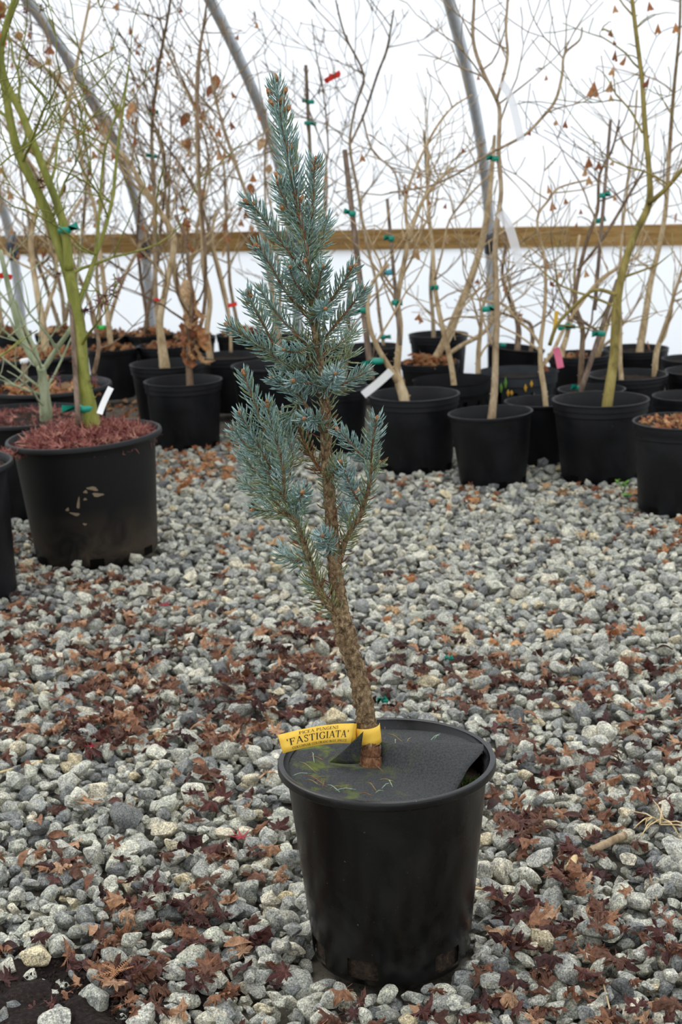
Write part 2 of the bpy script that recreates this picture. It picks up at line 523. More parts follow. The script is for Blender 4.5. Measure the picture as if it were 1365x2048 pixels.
# ------------------------------------------------------------------ list of pots (rim centre px, rim width px, height / width)
POTS = {
 'F':  (773.5, 1514, 437, 0.935),
 'R1': (829, 785, 183, .82), 'R2': (986, 821, 166, .86), 'R3': (1202, 795, 194, .82), 'R4': (1364, 838, 194, .93),
 'R5': (1080, 799, 142, .86), 'R6': (1184, 775, 136, .86), 'R7': (905, 756, 160, .80), 'R8': (1036, 740, 164, .70),
 'R9': (1256, 746, 160, .72), 'R10': (1400, 738, 138, .80), 'R11': (1375, 788, 138, .86),
 'R12': (877, 666, 120, .85), 'R13': (1022, 692, 116, .80), 'R14': (1160, 706, 128, .80), 'R15': (1272, 694, 132, .72),
 'R16': (1384, 714, 118, .80), 'R17': (860, 722, 120, .70), 'R18': (742, 690, 122, .80), 'R19': (664, 772, 150, .85),
 'M1': (541, 727, 160, .85), 'M2': (560, 672, 118, .8), 'M3': (636, 690, 108, .8),
 'L1': (178, 864, 312, .785), 'L2': (-128, 924, 304, .90), 'L3': (46, 826, 282, .68), 'L4': (92, 767, 262, .70), 'L5': (55, 704, 245, .66),
 'L6': (224, 694, 104, .95), 'L7': (332, 688, 114, .85), 'L8': (334, 724, 150, .82), 'L9': (366, 758, 158, .84),
 'L10': (458, 708, 130, .85), 'L11': (8, 664, 110, .85), 'L12': (122, 664, 106, .85), 'L13': (300, 666, 96, .95),
 'L14': (384, 672, 96, .85), 'L15': (480, 666, 96, .9), 'L16': (214, 668, 92, 1.0),
}
POT = {}
for k_, (x, y, w, k) in POTS.items():
    d = ray(x, y)
    D = CAM_Z / (k * w / FPX - d.z)
    P = CAM + d * D
    POT[k_] = dict(D=D, R=0.5 * w * D / FPX, H=P.z, c=Vector((P.x, P.y, 0)), x=x, y=y, w=w)
POT['F']['base'] = 0.745

# ------------------------------------------------------------------ gravel
rs = np.random.RandomState(7)
def ico(sub):
    bm = bmesh.new()
    bmesh.ops.create_icosphere(bm, subdivisions=sub, radius=1.0)
    v = np.array([p.co[:] for p in bm.verts]); f = np.array([[q.index for q in fc.verts] for fc in bm.faces])
    bm.free()
    return v, f
ICO_HI, ICO_LO, ICO_XLO = ico(3), ico(2), ico(1)       # 320, 80 and 20 triangles
def stone_shape(base, seed):
    r = np.random.RandomState(seed)
    v = base[0].copy()
    for _ in range(15):
        n = r.normal(size=3); n /= np.linalg.norm(n)
        d = r.uniform(0.48, 0.84)
        e = np.maximum(0, v @ n - d)
        v -= e[:, None] * n[None, :] * 0.96
    ph = r.uniform(0, 6.28, 6)
    v *= (1 + 0.035 * np.sin(5 * v[:, 0] + ph[0]) * np.sin(5 * v[:, 1] + ph[1]) + 0.03 * np.sin(7 * v[:, 2] + ph[2]))[:, None]
    v -= v.mean(0)
    return v / np.abs(v).max()
NPROTO = 26
PROTO_HI = [stone_shape(ICO_HI, s) for s in range(NPROTO)]
PROTO_LO = [stone_shape(ICO_LO, s) for s in range(NPROTO)]
PROTO_XLO = [stone_shape(ICO_XLO, s) for s in range(NPROTO)]

HX0, HX1, HY0, HY1, HRES = -2.1, 2.1, 1.25, 5.7, 0.006
NXH, NYH = int((HX1 - HX0) / HRES), int((HY1 - HY0) / HRES)
H = np.full((NXH, NYH), GZ + 0.006, np.float32)
FOOT = [(p['c'].x, p['c'].y, p['R'] * p.get('base', 0.8)) for p in POT.values()]
def rot_matrix(r, tilt):
    a = r.uniform(0, 6.2832); b = r.normal(0, tilt); c = r.normal(0, tilt)
    ca, sa, cb, sb, cc, sc = math.cos(a), math.sin(a), math.cos(b), math.sin(b), math.cos(c), math.sin(c)
    Rz = np.array([[ca, -sa, 0], [sa, ca, 0], [0, 0, 1]])
    Rx = np.array([[1, 0, 0], [0, cb, -sb], [0, sb, cb]])
    Ry = np.array([[cc, 0, sc], [0, 1, 0], [-sc, 0, cc]])
    return Rz @ Rx @ Ry
def wedge(x, y): return abs(x) < 0.245 * y + 0.34

def soil_zone(x, y):
    u, v, _ = project((x, y, 0))
    e = (u - 40) / 330.0
    return v > 1885 + 190 * max(0, e) ** 1.5 + 12 * math.sin(u * 0.05) and u < 330

stones = []
for layer, (count, lo, hi, mu) in enumerate(((15000, 0.010, 0.019, 0.0130), (70000, 0.0072, 0.026, 0.0142))):
    made = 0
    for _ in range(count):
        y = math.sqrt(rs.uniform(1.36 ** 2, 5.45 ** 2)); x = rs.uniform(-1, 1) * (0.245 * y + 0.34)
        a = float(np.clip(mu * math.exp(rs.normal(0, 0.33)), lo, hi))
        if rs.rand() < 0.008 and layer: a = rs.uniform(0.026, 0.033)
        if layer and y > 3.4 and a < 0.009: a *= 1.3
        bad = False
        for fx, fy, fr in FOOT:
            if (x - fx) ** 2 + (y - fy) ** 2 < (fr + 0.35 * a) ** 2: bad = True; break
        if bad: continue
        sx, sy, sz = a, a * rs.uniform(0.58, 0.92), a * rs.uniform(0.46, 0.74)
        rm = rot_matrix(rs, 0.34)
        ix, iy = int((x - HX0) / HRES), int((y - HY0) / HRES)
        nr = max(1, int(0.8 * a / HRES))
        x0, x1, y0, y1 = max(0, ix - nr), ix + nr + 1, max(0, iy - nr), iy + nr + 1
        win = H[x0:x1, y0:y1]
        if win.size == 0: continue
        zb = float(np.percentile(win, 62))
        if zb > (-0.006 if layer and rs.rand() < 0.93 else 0.004 if layer else -0.014): continue
        zc = zb + sz * 0.72
        gx = (np.arange(x0, x0 + win.shape[0]) * HRES + HX0 + HRES / 2 - x)[:, None]
        gy = (np.arange(y0, y0 + win.shape[1]) * HRES + HY0 + HRES / 2 - y)[None, :]
        rr = 0.5 * (sx + sy)
        q = np.maximum(0, 1 - (gx ** 2 + gy ** 2) / rr ** 2)
        np.maximum(win, np.where(q > 0, zc + sz * np.sqrt(q) * 0.85, win), out=win)
        stones.append((x, y, zc, sx, sy, sz, rm, rs.randint(NPROTO), rs.rand(), layer))
# the 300 stones that show largest become single pieces
score = []
for i, s in enumerate(stones):
    u, v, d = project(s[:3])
    vis = s[9] == 1 and 8 < u < 1357 and 900 < v < 2040
    if vis and abs(u - 775) < 200 and 1440 < v < 1930: vis = False
    if vis:
        ix, iy = int((s[0] - HX0) / HRES), int((s[1] - HY0) / HRES)
        vis = s[2] + s[5] * 0.7 > H[ix, iy] - 0.004
    score.append(s[3] / d if vis else 0)
single = set(np.argsort(score)[::-1][:300].tolist())
stone_meshes = [numpy_mesh('stone', PROTO_HI[k], ICO_HI[1], 'stone_single', sharp=32) for k in range(NPROTO)]
bv, bf, bt, off = [], [], [], 0
for i, (x, y, z, sx, sy, sz, rm, k, tn, layer) in enumerate(stones):
    if i in single:
        o = link_mesh('stone', stone_meshes[k], ground, (x, y, z), Matrix(rm.tolist()).to_euler(), (sx, sy, sz))
        continue
    lod = 2 if layer == 0 or y > 3.5 else (0 if y < 2.08 else 1)
    v = (PROTO_HI, PROTO_LO, PROTO_XLO)[lod][k]; f = (ICO_HI, ICO_LO, ICO_XLO)[lod][1]
    bv.append((v * np.array([sx, sy, sz])) @ rm.T + np.array([x, y, z])); bf.append(f + off); off += len(v)
    bt.append(np.full(len(v), tn))
g = link_mesh('gravel', numpy_mesh('gravel', np.concatenate(bv), np.concatenate(bf), 'stone_bulk', np.concatenate(bt), 32), ground)
tag(g, kind='stuff')
del bv, bf, bt

def height(x, y, r=0.012, pc=80):
    ix, iy, n = int((x - HX0) / HRES), int((y - HY0) / HRES), max(1, int(r / HRES))
    w = H[max(0, ix - n):ix + n + 1, max(0, iy - n):iy + n + 1]
    return float(np.percentile(w, pc)) if w.size else 0.0

# ------------------------------------------------------------------ leaf shapes
def bend(v, k, phi):
    c, s = math.cos(phi), math.sin(phi)
    u = v[:, 0] * c + v[:, 1] * s; w = -v[:, 0] * s + v[:, 1] * c
    a = k * u
    nu = np.sin(a) / k - v[:, 2] * np.sin(a); nz = (1 - np.cos(a)) / k + v[:, 2] * np.cos(a)
    return np.stack([nu * c - w * s, nu * s + w * c, nz], 1)
def maple(seed, lobes=7, curl=1.2, narrow=0.44):
    r = np.random.RandomState(seed)
    tips = np.radians(np.linspace(-128, 128, lobes)); ln = 1 - 0.48 * (np.abs(tips) / tips.max()) ** 1.6
    ln *= r.uniform(0.85, 1.1, lobes)
    out = [(-math.pi, 0.10)]
    for i in range(lobes):
        hw = 0.5 * (tips[1] - tips[0])
        j = r.uniform(-0.08, 0.08, 5)
        out += [(tips[i] - hw * 0.64, (0.60 + j[0]) * ln[i]), (tips[i] - hw * 0.34, (0.80 + j[1]) * ln[i]), (tips[i] - hw * 0.26, (0.76 + j[2]) * ln[i]), (tips[i], ln[i]),
                (tips[i] + hw * 0.26, (0.76 + j[2]) * ln[i]), (tips[i] + hw * 0.34, (0.80 + j[3]) * ln[i]), (tips[i] + hw * 0.64, (0.60 + j[4]) * ln[i])]
        if i < lobes - 1: out.append((tips[i] + hw, narrow * 0.5 * (ln[i] + ln[i + 1])))
    v = [(0, 0, 0)]
    for sc in (0.5, 1.0):
        for a, l in out:
            v.append((l * sc * math.cos(a), l * sc * math.sin(a), 0))
    v = np.array(v); n = len(out)
    f = []
    for k in range(n):
        k2 = (k + 1) % n
        f += [(0, 1 + k, 1 + k2), (1 + k, 1 + n + k, 1 + n + k2), (1 + k, 1 + n + k2, 1 + k2)]
    ang = np.arctan2(v[:, 1], v[:, 0]); rad = np.hypot(v[:, 0], v[:, 1])
    v[:, 2] += 0.13 * curl * rad * np.cos(lobes * ang * 0.9 + r.uniform(0, 6)) + r.normal(0, 0.055 * curl, len(v)) * rad
    for _ in range(2):
        v = bend(v, r.uniform(0.5, 1.3) * curl * r.choice([-1, 1]), r.uniform(0, 6.28))
    # leaf stalk
    b = len(v)
    q = np.array([[-0.02, 0.02, 0], [-0.02, -0.02, 0], [-0.55, 0.012 + 0.1, 0.05], [-0.55, -0.012 + 0.1, 0.05]])
    v = np.vstack([v, q]); f.append((b, b + 1, b + 3)); f.append((b, b + 3, b + 2))
    v[:, 2] -= np.percentile(v[:, 2], 12)
    return v, np.array(f)
def oval_leaf(seed, curl=0.8, w=0.42):
    r = np.random.RandomState(seed)
    v, f = [], []
    N = 8
    for i in range(N + 1):
        u = i / N; hw = w * math.sin(math.pi * min(0.985, u ** 0.8)) + 0.01
        for s in (-1, -0.5, 0, 0.5, 1): v.append((u * 2 - 1, s * hw, 0.12 * abs(s) * hw / w))
    for i in range(N):
        for j in range(4):
            a = i * 5 + j
            f += [(a, a + 5, a + 6), (a, a + 6, a + 1)]
    v = np.array(v)
    for _ in range(2): v = bend(v, r.uniform(0.4, 1.1) * curl * r.choice([-1, 1]), r.uniform(0, 6.28))
    v[:, 2] -= np.percentile(v[:, 2], 10)
    return v, np.array(f)
LEAVES = [maple(11, 7, 0.8), maple(12, 7, 1.2), maple(13, 5, 1.3), maple(14, 7, 1.6), maple(15, 5, 1.8), maple(16, 7, 2.1), maple(17, 7, 1.5, 0.26), maple(18, 5, 2.5), oval_leaf(19, 1.4, 0.5), oval_leaf(20, 2.2)]
def fan_leaf(seed):
    r = np.random.RandomState(seed)
    v = [(0, 0, 0)]; n = 9; f = []
    for sc in (0.55, 1.0):
        for k in range(n):
            a = math.radians(-23 + 46 * k / (n - 1))
            l = sc * (1 - (0.16 if k == n // 2 and sc == 1 else 0) + r.uniform(-0.05, 0.05))
            v.append((l * math.sin(a), 0, -l * math.cos(a)))
    for k in range(n - 1):
        f += [(0, 1 + k, 2 + k), (1 + k, 1 + n + k, 2 + n + k), (1 + k, 2 + n + k, 2 + k)]
    v = np.array(v)
    v[:, 1] += 0.35 * r.uniform(0.3, 1) * v[:, 0] ** 2 * 2 + 0.12 * np.sin(6 * v[:, 0] + r.uniform(0, 6)) * -v[:, 2]
    b = len(v)
    v = np.vstack([v, [[-0.02, 0, 0], [0.02, 0, 0], [0.08, 0.02, 0.8], [0.05, 0.02, 0.8]]])
    f += [(b, b + 1, b + 2), (b, b + 2, b + 3)]
    return v, np.array(f)
FANS = [numpy_mesh('leaf', *fan_leaf(s), 'leaf_orange') for s in range(5)]
HANG = [numpy_mesh('leaf', np.stack([q[0][:, 2], q[0][:, 1], -q[0][:, 0]], 1), q[1], 'leaf_orange') for q in (oval_leaf(31, 0.7, 0.62), maple(32, 5, 1.2), maple(33, 5, 1.6))]
def spider_leaf(seed):
    """dissected, curled lace leaf: a star of narrow strips"""
    r = np.random.RandomState(seed)
    v, f = [], []
    for i in range(7):
        a = 6.283 * i / 7 + r.uniform(-0.3, 0.3); k = r.uniform(0.4, 1.5) * r.choice([-0.6, 1]); w = 0.075
        b = len(v)
        for j in range(5):
            u = j / 4; l = u
            x = math.sin(k * l) / k; z = -(1 - math.cos(k * l)) / k
            ww = w * (1 - u) + 0.015
            c, s = math.cos(a), math.sin(a)
            v += [(x * c - ww * s, x * s + ww * c, z), (x * c + ww * s, x * s - ww * c, z + 0.03)]
        for j in range(4):
            q = b + 2 * j
            f += [(q, q + 2, q + 3), (q, q + 3, q + 1)]
    return np.array(v), np.array(f)
SPIDERS = [numpy_mesh('lace_leaf', *spider_leaf(s), 'lace_leaf') for s in range(3)]

def mulch(name, parent, c, r, z, n, mat, size, seed, dome=0.02, origin=None, flat=0.5):
    """heap of small dead leaves on a pot's surface (nobody could count it)"""
    q = np.random.RandomState(seed)
    V, F, T, o = [], [], [], 0
    for i in range(n):
        if mat == 'leaf_wine_bulk': v, f = spider_leaf(int(q.randint(60)))
        else: v, f = LEAVES[q.randint(len(LEAVES))]
        a = q.uniform(0, 6.283); rr = r * math.sqrt(q.rand())
        s = size * q.uniform(0.6, 1.3)
        m = rot_matrix(q, flat)
        p = np.array([c[0] + rr * math.cos(a), c[1] + rr * math.sin(a), z + dome * (1 - (rr / r) ** 2) + q.uniform(-0.3, 0.5) * size * 0.6])
        V.append((v * s) @ m.T + p); F.append(f + o); o += len(v); T.append(np.full(len(v), q.rand()))
    V = np.concatenate(V)
    if origin is not None: V = V - np.array(origin)
    return tag(link_mesh(name, numpy_mesh(name, V, np.concatenate(F), mat, np.concatenate(T)), parent), kind='stuff')

# ------------------------------------------------------------------ pots and saplings
def pot_profile(R, H, style, base=0.8):
    rb, t = R * base, 0.004
    if style == 'band':      # two-step rim band
        o = [(rb * 0.96, 0.0), (rb, 0.006), (R * 0.925, H * 0.80), (R * 0.93, H * 0.83), (R * 0.965, H * 0.845), (R * 0.965, H * 0.90),
             (R * 0.985, H * 0.915), (R * 0.985, H * 0.975), (R, H * 0.985), (R, H)]
    elif style == 'thin':
        o = [(rb * 0.96, 0.0), (rb, 0.006), (R * 0.955, H * 0.93), (R * 0.97, H * 0.95), (R * 0.995, H * 0.965), (R, H * 0.98), (R, H)]
    else:                    # rolled lip
        o = [(rb * 0.97, 0.0), (rb, 0.008), (R * 0.90, H * 0.90), (R * 0.925, H * 0.955), (R * 0.985, H * 0.957), (R, H * 0.965), (R, H * 0.985), (R * 0.99, H)]
    i = [(R * 0.955, H + 0.0005), (R * 0.935, H * 0.97), (R * (base + (0.90 - base) * 0.85 - 0.035), H * 0.80), (rb * 0.93, 0.05), (rb * 0.9, 0.012), (0.001, 0.012)]
    return o, i
def make_pot(parent, key, style='band', mat='pot_black', base=0.8, slots=0, seg=56, warp=0.0, name='pot'):
    p = POT[key]
    o, i = pot_profile(p['R'], p['H'], style, base)
    mb = MB()
    w = (lambda a, z: 1 + warp * math.cos(2 * a + 0.4) * (z / p['H']) ** 2) if warp else None
    if slots:
        R, H_ = p['R'], p['H']; rb = R * base
        o = [(rb * 0.96, 0), (rb, 0.006), (rb + (R * .93 - rb) * .25, H_ * .22), (rb + (R * .93 - rb) * .8, H_ * 0.72), (R * .93, H_ * .80), (R * .965, H_ * .82), (R * .97, H_ * .97), (R, H_ * .985), (R, H_)]
        mb.lathe(o, seg, skip=lambda i_, k: i_ == 2 and k % 4 == 0)
        mb.lathe([(R * .96, H_), (R * 0.93, H_ * .8)], seg)
    else:
        # drain notches around the foot
        mb.lathe(o + i, seg, skip=None, wobble=w)
    ob = mb.build(name, mat, parent, sharp=38)
    if key in ('R1', 'R2', 'R3', 'R4', 'L1', 'L9'):
        rb = p['R'] * base
        hh = min(0.022, 0.09 * p['H']); wd = 0.030 if key != 'L1' else 0.036
        mb2 = MB(); v = []
        for j in range(5):
            aa = (j / 4 - 0.5) * wd / rb
            v += [((rb + 0.0012) * math.cos(aa), (rb + 0.0012) * math.sin(aa), 0.001), ((rb + 0.0024) * math.cos(aa), (rb + 0.0024) * math.sin(aa), hh)]
        mb2.add(v, [(2 * j, 2 * j + 2, 2 * j + 3, 2 * j + 1) for j in range(4)])
        me = mb2.mesh('drain_hole', 'hole_dark')
        for a in (-1.42, -0.45, -2.45):
            link_mesh('drain_hole', me, ob, (0, 0, 0), (0, 0, a))
    return ob

def at_in(x, y, d):
    """point on the line of sight, pulled nearer until it is inside the film"""
    p = at(x, y, d)
    while WN.dot(p) > WD - film_s(p.z) - 0.035 and d > 2:
        d -= 0.02; p = at(x, y, d)
    return p

def px_path(stem, D, drift=0.0, n_per=4, wob=0.0, rng=None):
    """pixel polyline (x, y, width) -> smooth 3-D points and radii at the pot's depth"""
    P = [(x, y, w) for x, y, w in stem]
    pts, rad = [], []
    m = len(P)
    for i in range(m - 1):
        p0, p1, p2, p3 = P[max(i - 1, 0)], P[i], P[i + 1], P[min(i + 2, m - 1)]
        for q in range(n_per):
            u = q / n_per
            c = [0.5 * (2 * p1[k] + (p2[k] - p0[k]) * u + (2 * p0[k] - 5 * p1[k] + 4 * p2[k] - p3[k]) * u * u + (3 * p1[k] - p0[k] - 3 * p2[k] + p3[k]) * u ** 3) for k in (0, 1)]
            w = p1[2] + (p2[2] - p1[2]) * u
            tt = (i + u) / (m - 1)
            d = D + drift * tt
            pts.append(at_in(c[0], c[1], d)); rad.append(0.5 * w * d / FPX)
    d = D + drift
    pts.append(at_in(P[-1][0], P[-1][1], d)); rad.append(0.5 * P[-1][2] * d / FPX)
    return pts, rad

def grow(mb, p, d, L, r, lvl, rng, up=0.25, wob=0.22, kids=4, kl=0.5, org=Vector()):
    step = 0.045
    n = max(3, int(L / step)); pts, rad = [Vector(p)], [r]
    d = Vector(d).normalized()
    nodes = []
    for i in range(n):
        d = (d + Vector((rng.uniform(-wob, wob), rng.uniform(-wob, wob), rng.uniform(-wob, wob) + up * 0.3))).normalized()
        pts.append(inside(pts[-1] + d * (L / n) + org) - org); rad.append(max(0.0014, r * (1 - 0.70 * (i + 1) / n)))
        nodes.append((pts[-1].copy(), d.copy(), rad[-1]))
    mb.tube(pts, rad, 5 if r > 0.002 else 4, cap=False)
    out = [nodes[-1]]
    if lvl > 0:
        for _ in range(kids):
            q = nodes[rng.randrange(max(1, len(nodes) // 4), len(nodes))]
            side = Vector((rng.uniform(-1, 1), rng.uniform(-1, 1), rng.uniform(-0.2, 0.8))).normalized()
            out += grow(mb, q[0], (q[1] * 0.7 + side).normalized(), L * kl * rng.uniform(0.6, 1.2), max(0.0015, q[2] * 0.75), lvl - 1, rng, up, wob, max(1, kids - 1), kl, org)
    return out

def tie_ring(parent, pos, r, axis=Vector((0, 0, 1)), h=0.012, mat='tie_tape', rng=random, org=None):
    mb = MB()
    p = Vector(pos)
    if org is not None: p = p - org
    a = axis.normalized()
    mb.tube([p - a * h / 2, p - a * h * 0.2, p + a * h * 0.25, p + a * h / 2], [r * 1.05, r * 1.25, r * 1.22, r * 1.05], 10)
    e = Vector((rng.choice([-1, 1]), -0.4, rng.uniform(-0.2, 0.5))).normalized()
    _, u, w = frame_of(e)
    q = p + e * r
    mb.add([q - w * h * .4, q + w * h * .4, q + e * r * 2 + w * h * .7, q + e * r * 2 - w * h * .5, q + u * .002 + e * r], [(0, 1, 2, 3), (0, 4, 2, 1)])
    return mb.build('tie', mat, parent)

def strip(parent, name, pts, half, mat, org, side=None, thick=0.0006):
    """a thin bent label strip along 3-D points"""
    mb = MB()
    pts = [Vector(p) - org for p in pts]
    m = len(pts); v = []
    for i, p in enumerate(pts):
        t = (pts[min(i + 1, m - 1)] - pts[max(i - 1, 0)]).normalized()
        w = side if side is not None else t.cross(Vector((0, 1, 0)))
        w = (w - t * w.dot(t)).normalized()
        nrm = t.cross(w)
        v += [p + w * half, p - w * half, p + w * half + nrm * thick, p - w * half + nrm * thick]
    f = []
    for i in range(m - 1):
        a = 4 * i; b = a + 4
        f += [(a, b, b + 1, a + 1), (a + 2, a + 3, b + 3, b + 2), (a, a + 2, b + 2, b), (a + 1, b + 1, b + 3, a + 3)]
    f += [(0, 1, 3, 2), (4 * m - 4, 4 * m - 2, 4 * m - 1, 4 * m - 3)]
    mb.add(v, f)
    return mb.build(name, mat, parent, smooth=False)

def sapling(key, label, style='band', mat='pot_black', wood='bark_tan', stems=(), gen=None, stakes=(), ties=(), leaves=(), strips=(),
            soil=0.86, fill=None, twigs=6, twig_len=0.28, base=0.8, slots=0, warp=0.0, seed=1, tilt=(0, 0), cat='potted tree', lvl=1, lvs=0,
            group='potted saplings by the film wall', name='potted_sapling', spiders=(), side_leaf=0, potname='pot'):
    p = POT[key]
    rng = random.Random(seed * 97 + 5)
    org = Vector((p['c'].x, p['c'].y, -0.004))
    root = tag(empty(name, org), label, cat, group)
    pot = make_pot(root, key, style, mat, base, slots, warp=warp, name=potname)
    if tilt != (0, 0): pot.rotation_euler = (math.radians(tilt[0]), math.radians(tilt[1]), 0)
    sb = MB(); sr = p['R'] * (base + (0.93 - base) * soil) - 0.004
    sb.disc(sr, p['H'] * soil, 36, 5, 0.004, rng)
    so = sb.build('soil', 'potting_soil', root)
    if tilt != (0, 0): so.rotation_euler = pot.rotation_euler
    if fill:
        fm, fn, fs, fd = fill
        mulch('leaf_mulch', root, (0, 0), sr * (0.9 if 'wine' in fm else 1.0), p['H'] * soil, fn, fm, fs, seed + 50, fd)
    D = p['D']
    alltips, wood_pts = [], []
    def nearest(x, y):
        best, bd = None, 1e9
        for q in wood_pts + [a_[0] + org for a_ in alltips]:
            u, v, d_ = project(q)
            e = (u - x) ** 2 + (v - y) ** 2
            if e < bd: bd, best = e, q
        return (best, math.sqrt(bd), project(best)[2]) if best is not None else (None, 0, D)
    def side_twigs(mb, pts, rad, n, start=0.15):
        for _ in range(n):
            i = rng.randrange(int(len(pts) * start), len(pts) - 1)
            t = (pts[i + 1] - pts[i]).normalized()
            sd = Vector((rng.uniform(-1, 1), rng.uniform(-0.7, 0.7), rng.uniform(-0.1, 0.7))).normalized()
            alltips.extend(grow(mb, pts[i] - org, (t * 0.45 + sd).normalized(), twig_len * rng.uniform(0.5, 1.5), min(0.0048, max(0.0026, rad[i] * 0.55)), lvl, rng, 0.2, 0.25, 3, 0.5, org))
    for i, st in enumerate(stems):
        drift = rng.uniform(-0.10, 0.14)
        if i == 0: st = [(st[0][0] + 0.4 * (st[0][0] - st[1][0]), st[0][1] + 24, st[0][2])] + list(st)
        if i: drift *= 1.5
        pts, rad = px_path(st, D, drift)
        mb = MB(); mb.tube([q - org for q in pts], rad, 9)
        wood_pts.extend(pts)
        # knobbly nodes
        for _ in range(len(pts) // 3):
            j = rng.randrange(2, len(pts) - 1); a = rng.uniform(0, 6.28)
            e = Vector((math.cos(a), math.sin(a) * 0.6, 0.6)).normalized()
            mb.tube([pts[j] - org, pts[j] - org + e * (rad[j] + 0.006)], [rad[j] * 0.55, 0.0012], 5)
        side_twigs(mb, pts, rad, twigs if i == 0 else max(2, twigs // 2), 0.3)
        mb.build('trunk' if i == 0 else 'branch', wood, root)
    if gen:
        ns, hgt, spread, r0 = gen
        base_p = Vector((0, 0, p['H'] * soil - 0.02))
        for k in range(ns):
            mb = MB()
            a = rng.uniform(0, 6.28)
            d = Vector((math.cos(a) * spread, math.sin(a) * spread * 0.6, 1)).normalized()
            st = base_p + Vector((rng.uniform(-.03, .03), rng.uniform(-.03, .03), 0))
            n = 16; pts = [st]; rad = [r0]
            L = hgt * rng.uniform(0.75, 1.1)
            for j in range(n):
                d = (d + Vector((rng.uniform(-.13, .13), rng.uniform(-.10, .10), 0.06))).normalized()
                pts.append(inside(pts[-1] + d * L / n + org) - org); rad.append(r0 * (1 - 0.78 * (j + 1) / n))
            mb.tube(pts, rad, 8)
            side_twigs(mb, [q + org for q in pts], rad, twigs, 0.2)
            mb.build('trunk' if k == 0 else 'branch', wood, root)
    for (x0, y0, x1, y1, w) in stakes:
        a, b = at(x0, y0, D - 0.03) - org, at_in(x1, y1, D + 0.02) - org
        mb = MB(); r = 0.5 * w * D / FPX
        n = 7
        mb.tube([a.lerp(b, i / n) for i in range(n + 1)], [r * (1.0 - 0.2 * i / n) for i in range(n + 1)], 8)
        mb.build('stake', 'stake_wood', root)
        wood_pts.extend([a.lerp(b, i / 30) + org for i in range(31)])
    for tdef in ties:
        x, y, w = tdef[:3]; m2 = tdef[3] if len(tdef) > 3 else 'tie_tape'
        tie_ring(root, at(x, y, nearest(x, y)[2] - 0.004), 0.5 * w * D / FPX, Vector((rng.uniform(-.2, .2), 0, 1)), 0.016, m2, rng, org)
    for s in strips:
        sname, sm, half_px, pxs = s[:4]
        pts, _ = px_path([(x, y, 1) for x, y in pxs], D - 0.04, 0.02)
        strip(root, sname, pts, half_px * D / FPX, sm, org)
    for lf in leaves:
        x, y, sz = lf[:3]
        kind = lf[3] if len(lf) > 3 else 'fan'
        me = rng.choice(FANS if kind == 'fan' else HANG)
        base_q, gap, dq = nearest(x, y - sz * 0.6)
        s = sz * dq / FPX * (1.0 if kind == 'fan' else 0.62)
        lp_ = at_in(x, y - sz * 0.5, dq - 0.01)
        link_mesh('leaf', me, root, lp_ - org, (rng.uniform(-.3, .3), rng.uniform(-.35, .35), rng.uniform(-0.7, 0.7)), (s, s, s))
        if base_q is not None and gap > 3:
            tp_ = lp_ + Vector((0, 0, s * 0.75 if kind == 'fan' else s * 0.3)) - org; b0 = base_q - org
            mid_ = (b0 + tp_) / 2 + Vector((0, 0, 0.15 * (tp_ - b0).length))
            lt = MB(); lt.tube([b0, (b0 + mid_) / 2 + Vector((0, 0, .004)), mid_, (mid_ + tp_) / 2 + Vector((0, 0, .004)), tp_], [0.0022, 0.002, 0.0018, 0.0014, 0.001], 5, cap=False)
            lt.build('leaf_twig', wood, root)
    for (x, y, sz) in spiders:
        s = 0.5 * sz * D / FPX
        for q in range(3):
            link_mesh('lace_leaf', rng.choice(SPIDERS), root, at(x + rng.uniform(-6, 6), y + rng.uniform(-12, 8), D + rng.uniform(-.03, .03)) - org, (rng.uniform(-1, 1), rng.uniform(-1, 1), rng.uniform(0, 6)), (s, s, s))
    for _ in range(lvs):
        if not alltips: break
        q = rng.choice(alltips)
        s = rng.uniform(0.024, 0.040)
        link_mesh('leaf', rng.choice(FANS + FANS + HANG[:1]), root, q[0] - Vector((0, 0, s * 0.6)), (rng.uniform(-.4, .4), rng.uniform(-.5, .5), rng.uniform(0, 6.28)), (s, s, s))
    return root, org

# --- front row on the right
sapling('R1', 'forked pale tan sapling with white hanging label, pot nearest the spruce in front row', wood='bark_tan', seed=1, soil=0.76, twigs=7,
    stems=[[(808, 792, 22), (800, 768, 20), (795, 740, 14), (798, 700, 13), (801, 650, 12), (796, 600, 11), (806, 540, 10), (818, 480, 9), (834, 430, 8), (856, 385, 7), (905, 335, 5)],
           [(797, 765, 14), (775, 728, 11), (756, 695, 10), (742, 660, 9), (736, 610, 8), (746, 565, 7), (778, 528, 6)],
           [(818, 480, 7), (812, 400, 6), (835, 330, 5), (870, 260, 5), (905, 215, 4), (945, 190, 3)]],
    stakes=[(744, 760, 690, 300, 13), (801, 690, 775, 398, 8)], ties=[(755, 722, 22), (729, 620, 16), (705, 427, 13), (783, 477, 11), (790, 605, 11), (778, 545, 12, 'tag_blue')],
    strips=[('plant_label', 'tag_white', 8, [(783, 742), (758, 765), (727, 790)])],
    leaves=[(804, 480, 30, 'h'), (837, 508, 26), (724, 315, 17), (810, 378, 22), (831, 372, 13), (838, 350, 14), (840, 635, 18), (893, 412, 12)])
